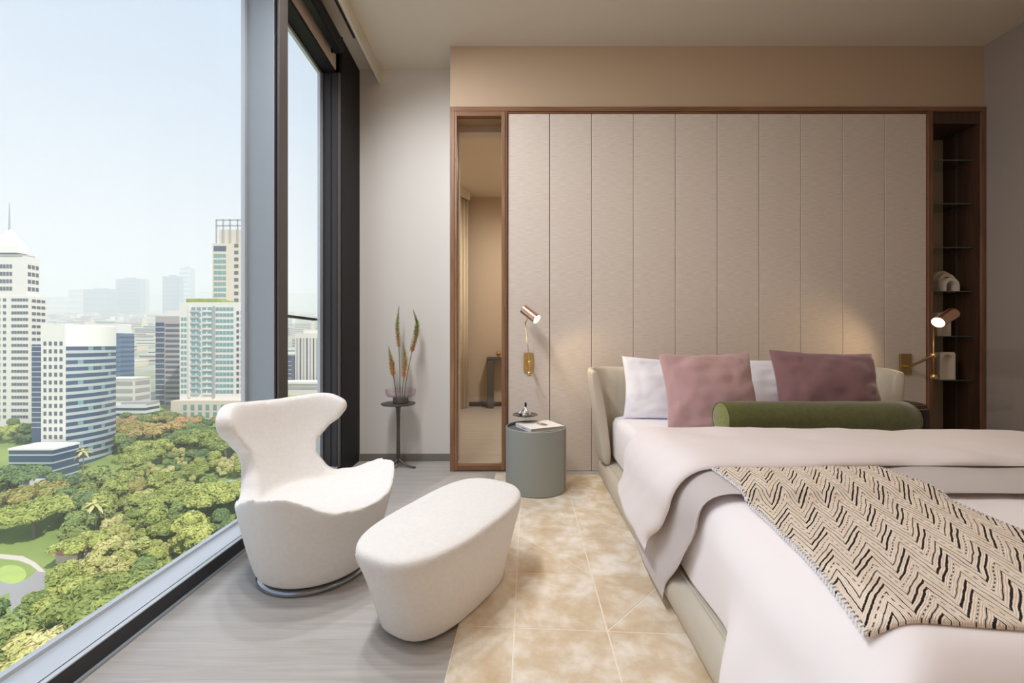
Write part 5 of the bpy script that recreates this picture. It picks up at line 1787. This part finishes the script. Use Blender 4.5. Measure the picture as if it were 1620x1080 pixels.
# seen through the narrow pane: slatted white tower, dark block, low roofs
d = 340
root, x0, x1, z0, z1 = building('striped_tower', 'white tower block with tall dark window strips seen through the narrow pane', 467, 520, d, 26, 527, M['c_white'])
for k in range(9):
    xx = xpx(469 + 5.2 * k, d)
    box('window_strip', xx, xx + 1.25, d - 0.2, d, z0 + 14, z1 - 4, M['c_dark'] if k % 2 else M['c_grey'], root)
box('roof_room', x0 + 6, x1 - 8, d + 4, d + 20, z1, z1 + 3, M['c_white'], root)
root, x0, x1, z0, z1 = building('brick_block', 'dark blue and brick block beside the striped tower', 440, 461, 335, 20, 562, M['c_navy'])
for k in range(8):
    z = z0 + 8 + 3.4 * k
    box('floor_band', x0, x1, 334.8, 335, z, z + 0.8, M['c_mauve'], root)
root, x0, x1, z0, z1 = building('market_hall', 'low white hall with a pale roof below the striped tower', 440, 530, 310, 16, 607, M['c_white'])
roof_cap(root, x0, x1, 310, 16, z1, M['c_roof'], 1.5, 1.0)
box('window_band', x0 + 2, x1 - 2, 309.8, 310, z1 - 4.5, z1 - 2, M['c_grey'], root)

# garden pavilion roof beside the armchair and a small park house
root = tag(empty('pavilion', G(352, 790)), 'open park pavilion with a flat grey-white roof', 'pavilion')
p0, p1, p2, p3 = G(327, 790, 4.2), G(366, 775, 4.2), G(402, 786, 4.2), G(360, 805, 4.2)
zr = max(p.z for p in (p0, p1, p2, p3))
pts = [Vector((p.x, p.y, zr)) for p in (p0, p1, p2, p3)]
mesh_obj('roof', *recalc(pts + [p - Vector((0, 0, 0.5)) for p in pts], [[0, 1, 2, 3], [4, 5, 6, 7], [0, 1, 5, 4], [1, 2, 6, 5], [2, 3, 7, 6], [3, 0, 4, 7]]), M['c_band'], root)
cpt = sum(pts, Vector()) / 4
for p in pts:
    q = p.lerp(cpt, 0.12)
    mesh_obj('post', *tube_data([(q.x, q.y, gz(q.y) - 0.3), (q.x, q.y, zr - 0.4)], 0.12, 8), M['c_grey'], root)
hp = G(118, 884)
root = tag(empty('park_house', hp), 'small pink park house with a pitched roof among the trees', 'building')
box('walls', hp.x - 3.2, hp.x + 3.2, hp.y - 2.2, hp.y + 2.2, hp.z - 0.5, hp.z + 2.6, M['c_cream'], root)
V = [(hp.x - 3.7, hp.y - 2.8, hp.z + 2.5), (hp.x + 3.7, hp.y - 2.8, hp.z + 2.5), (hp.x + 3.7, hp.y + 2.8, hp.z + 2.5), (hp.x - 3.7, hp.y + 2.8, hp.z + 2.5), (hp.x - 3.0, hp.y, hp.z + 4.6), (hp.x + 3.0, hp.y, hp.z + 4.6)]
mesh_obj('roof', *recalc(V, [[0, 1, 5, 4], [2, 3, 4, 5], [1, 2, 5], [3, 0, 4], [3, 2, 1, 0]]), M['c_red'], root)

# lamp posts
for k, (x, y) in enumerate(((115, 826), (140, 850), (166, 846))):
    p = G(x, y)
    root = tag(empty('lamp_post', p), 'thin grey lamp post standing among the park trees', 'lamp post', 'park lamp posts')
    mesh_obj('pole', *tube_data([p - Vector((0, 0, 0.3)), p + Vector((0, 0, 8.0))], [0.14, 0.09], 8), M['c_grey'], root)
    box('lamp_head', p.x - 0.7, p.x + 0.2, p.y - 0.15, p.y + 0.15, p.z + 7.9, p.z + 8.15, M['c_band'], root)

# trees ----------------------------------------------------------------------
def tree_proto(kind, seed):
    rnd = random.Random(seed)
    blobs = []
    if kind == 'broad':
        Rr, Hh = 8.5, 10.5
        for i in range(26):
            a, r = rnd.uniform(0, 6.283), Rr * math.sqrt(rnd.random()) * 0.82
            blobs.append((r * math.cos(a), r * math.sin(a), Hh - 2.6 * (r / Rr) ** 2 - rnd.uniform(0.2, 1.6), rnd.uniform(1.7, 2.7), 0.62))
        th, tr = Hh - 3.5, 0.45
    elif kind == 'round':
        Rr, Hh = 4.2, 10.5
        for i in range(20):
            a, r, zz = rnd.uniform(0, 6.283), Rr * math.sqrt(rnd.random()) * 0.7, rnd.uniform(-1, 1)
            r *= math.sqrt(max(0.1, 1 - zz * zz * 0.8))
            blobs.append((r * math.cos(a), r * math.sin(a), Hh - 4.4 + zz * 3.2, rnd.uniform(1.2, 1.9), 0.9))
        th, tr = Hh - 5, 0.3
    else:
        Rr, Hh = 3.6, 8.0
        for i in range(18):
            a, r, zz = rnd.uniform(0, 6.283), Rr * math.sqrt(rnd.random()) * 0.8, rnd.uniform(-1, 1)
            blobs.append((r * math.cos(a), r * math.sin(a), Hh - 3.2 + zz * 2.3 - 0.15 * r, rnd.uniform(0.8, 1.5), 0.95))
        th, tr = Hh - 4, 0.22
    V, Fc = [], []
    per = {'broad': 165, 'round': 170, 'pale': 150}[kind]
    size = {'broad': 0.62, 'round': 0.52, 'pale': 0.5}[kind]
    for (bx, by, bz, br, sq) in blobs:
        for i in range(per):
            zz = rnd.uniform(-0.55, 1)
            a = rnd.uniform(0, 6.283)
            rr = math.sqrt(1 - zz * zz)
            nrm = Vector((rr * math.cos(a), rr * math.sin(a), zz))
            q = rnd.uniform(0.82, 1.06)
            p = Vector((bx, by, bz)) + Vector((nrm.x, nrm.y, nrm.z * sq)) * br * q
            nn = (nrm + Vector((rnd.uniform(-.7, .7), rnd.uniform(-.7, .7), rnd.uniform(-.3, .8)))).normalized()
            t1 = nn.cross(Vector((rnd.uniform(-1, 1), rnd.uniform(-1, 1), rnd.uniform(-1, 1)))).normalized()
            t2 = nn.cross(t1)
            s1, s2 = size * rnd.uniform(0.6, 1.2), size * rnd.uniform(0.4, 0.9)
            n = len(V)
            V += [p - t1 * s1, p - t2 * s2 * 0.8 + nn * 0.1, p + t1 * s1, p + t2 * s2 * 0.8 + nn * 0.1]
            Fc.append([n, n + 1, n + 2, n + 3])
        # solid heart of each leaf mass
        bv, bf = ball_data((bx, by, bz), br * 0.80, 8, 5, sq)
        n = len(V)
        V += bv
        Fc += [[i + n for i in f] for f in bf]
    crown = bpy.data.meshes.new('crown')
    crown.from_pydata(V, [], Fc)
    tv = [tube_data([(0, 0, -0.6), (0.15, 0.1, th * 0.5), (0.1, -0.1, th)], [tr * 1.3, tr, tr * 0.7], 8)]
    for k in range(4):
        a = 1.57 * k + rnd.uniform(-.4, .4)
        tv.append(tube_data([(0.1, 0, th * 0.7), (Rr * 0.25 * math.cos(a), Rr * 0.25 * math.sin(a), th * 0.95), (Rr * 0.5 * math.cos(a), Rr * 0.5 * math.sin(a), th + 1.6)], [tr * 0.6, tr * 0.45, tr * 0.2], 6))
    v, f = join(*tv)
    trunk = bpy.data.meshes.new('trunk')
    trunk.from_pydata([tuple(q) for q in v], [], f)
    trunk.materials.append(M['bark'])
    return crown, trunk
PROTO = {}
for kind, mats in (('broad', ('leaf', 'leaf_dk', 'leaf_or')), ('round', ('leaf_dk', 'leaf')), ('pale', ('leaf_lt',))):
    for sd in (1, 2):
        c, t = tree_proto(kind, sd * 31 + len(kind))
        for mn in mats:
            cc = c.copy()
            cc.materials.append(M[mn])
            PROTO[(kind, mn, sd)] = (cc, t)
LAB = {('broad', 'leaf'): ('broad_tree', 'broad flat-topped tree with a mid green crown in the park'),
       ('broad', 'leaf_dk'): ('broad_tree', 'broad flat-topped tree with a dark green crown in the park'),
       ('broad', 'leaf_or'): ('flowering_tree', 'broad tree with an orange tinged crown at the far side of the park'),
       ('round', 'leaf_dk'): ('round_tree', 'rounded dark green tree in the park'),
       ('round', 'leaf'): ('round_tree', 'rounded light green tree in the park'),
       ('pale', 'leaf_lt'): ('pale_tree', 'small pale yellow-green tree in the park')}
def tree(kind, mn, p, s, rz, sd):
    nm, lb = LAB[(kind, mn)]
    root = tag(empty(nm, p, rz), lb, 'tree', 'park trees below the window')
    root.scale = (s, s, s)
    c, t = PROTO[(kind, mn, sd)]
    for nm2, me in (('crown', c), ('trunk', t)):
        o = link(bpy.data.objects.new(nm2, me))
        o.parent = root
rnd = random.Random(4)
placed = []
def try_tree(kind, mn, x, d, s):
    R_ = {'broad': 7.2, 'round': 3.6, 'pale': 3.0}[kind] * s
    X = xpx(x, d)
    for (a, b_, r) in placed:
        if (a - X) ** 2 + (b_ - d) ** 2 < ((r + R_) * 0.86) ** 2:
            return False
    py = CY - F * SL + F * (H0 + 1) / d
    # keep the road, the lawn and the buildings clear
    if x < 74 + R_ * F / d and 870 - 10 < py < 1000:
        return False
    if 163 - R_ * 0.6 < d < 215 + R_ and x < 182 + R_ * F / d * 0.8:
        return False
    if d > 236 - R_ * 1.1 and x < 90:
        return False
    if d > 252 - R_ * 1.1 and x > 172 and x < 420:
        return False
    if 150 < d < 176 and 315 < x < 410:
        return False
    placed.append((X, d, R_))
    tree(kind, mn, gpx(x, d), s, rnd.uniform(0, 6.28), rnd.choice((1, 2)))
    return True
# the largest crowns as they stand in the view
for kind, mn, x, y, s in (('broad', 'leaf', 170, 1010, 1.15), ('broad', 'leaf', 55, 850, 1.1), ('broad', 'leaf_dk', 20, 800, 1.3), ('broad', 'leaf', 130, 985, 0.9), ('round', 'leaf', 235, 868, 1.25),
                          ('round', 'leaf', 300, 880, 1.25), ('broad', 'leaf_or', 250, 712, 1.3), ('broad', 'leaf_or', 205, 700, 1.0), ('broad', 'leaf', 320, 722, 1.2), ('pale', 'leaf_lt', 205, 905, 1.2),
                          ('pale', 'leaf_lt', 178, 900, 1.2), ('round', 'leaf_dk', 12, 1085, 1.3), ('round', 'leaf_dk', 160, 800, 1.4), ('broad', 'leaf_or', 215, 795, 0.7), ('pale', 'leaf_lt', 95, 1080, 1.5), ('pale', 'leaf_lt', 30, 1120, 1.5)):
    p = G(x, y)
    X, d = p.x, p.y
    placed.append((X, d, {'broad': 7.2, 'round': 3.6, 'pale': 3.0}[kind] * s))
    tree(kind, mn, p, s, rnd.uniform(0, 6.28), rnd.choice((1, 2)))
for k in range(5200):
    d = math.sqrt(rnd.uniform(66 ** 2, 262 ** 2))
    x = rnd.uniform(-30, 470)
    py = CY - F * SL + F * (H0 + 1) / d
    if py - 9 * F / d > 1085 - 0.675 * max(x, 0):
        continue
    q = rnd.random()
    if d > 195:
        kind, mn = ('broad', 'leaf_or') if q < 0.35 else ('broad', 'leaf') if q < 0.65 else ('broad', 'leaf_dk') if q < 0.8 else ('round', 'leaf_dk')
    elif d > 120:
        kind, mn = ('broad', 'leaf') if q < 0.25 else ('round', 'leaf_dk') if q < 0.5 else ('round', 'leaf') if q < 0.75 else ('pale', 'leaf_lt') if q < 0.95 else ('broad', 'leaf_or')
    else:
        kind, mn = ('broad', 'leaf') if q < 0.3 else ('round', 'leaf') if q < 0.55 else ('pale', 'leaf_lt') if q < 0.85 else ('round', 'leaf_dk')
    try_tree(kind, mn, x, d, rnd.uniform(0.75, 1.2))
    if len(placed) > 285:
        break
for k in range(14):
    d = 262 + 13 * (k // 5)
    tree('broad', 'leaf', gpx(440 + 36 * (k % 5) + 9 * (k // 5), d), rnd.uniform(0.75, 0.95), rnd.uniform(0, 6), 1)
for x, y in ((272, 684), (254, 680), (236, 686)):
    tree('round', 'leaf_dk', G(x, y), 1.1, x, 2)
# palms
def palm(p, h):
    root = tag(empty('palm_tree', p), 'tall palm tree rising among the park trees', 'palm', 'park palms')
    mesh_obj('trunk', *tube_data([p - Vector((0, 0, .5)), p + Vector((0.3, 0, h * .5)), p + Vector((0, 0, h))], [0.28, 0.2, 0.16], 8), M['bark'], root)
    c = p + Vector((0, 0, h))
    for k in range(16):
        a = k * 2.4
        el = 0.9 - 0.085 * k
        pts = []
        for i in range(7):
            t = i / 6
            r = 3.6 * t
            pts.append(c + Vector((math.cos(a) * r * math.cos(el * 0.6), math.sin(a) * r * math.cos(el * 0.6), r * math.sin(el) - 2.2 * t * t)))
        side = Vector((-math.sin(a), math.cos(a), 0))
        V = []
        for i, q in enumerate(pts):
            w_ = 0.55 * math.sin(math.pi * (0.12 + 0.85 * i / 6))
            V += [q - side * w_ - Vector((0, 0, 0.25 * w_)), q, q + side * w_ - Vector((0, 0, 0.25 * w_))]
        mesh_obj('frond', V, grid_faces(3, 7), M['leaf_lt'], root)
palm(G(150, 850), 11)
palm(G(131, 748), 10)

# daytime haze over the town
haze = bpy.data.materials.new('haze')
haze.use_nodes = True
N, L = haze.node_tree.nodes, haze.node_tree.links
N.clear()
ho = N.new('ShaderNodeOutputMaterial')
hs = N.new('ShaderNodeVolumeScatter')
hs.inputs['Color'].default_value = (0.97, 0.985, 1.0, 1)
hs.inputs['Density'].default_value = 0.00042
hs.inputs['Anisotropy'].default_value = 0.0
L.new(hs.outputs[0], ho.inputs['Volume'])
V, Fc = box_data(-14000, 6000, 45, 6900, -120, 650)
o = mesh_obj('haze', V, Fc, haze)
o['label'] = 'pale daytime haze hanging over the town'
o['category'] = 'haze'
o['kind'] = 'stuff'
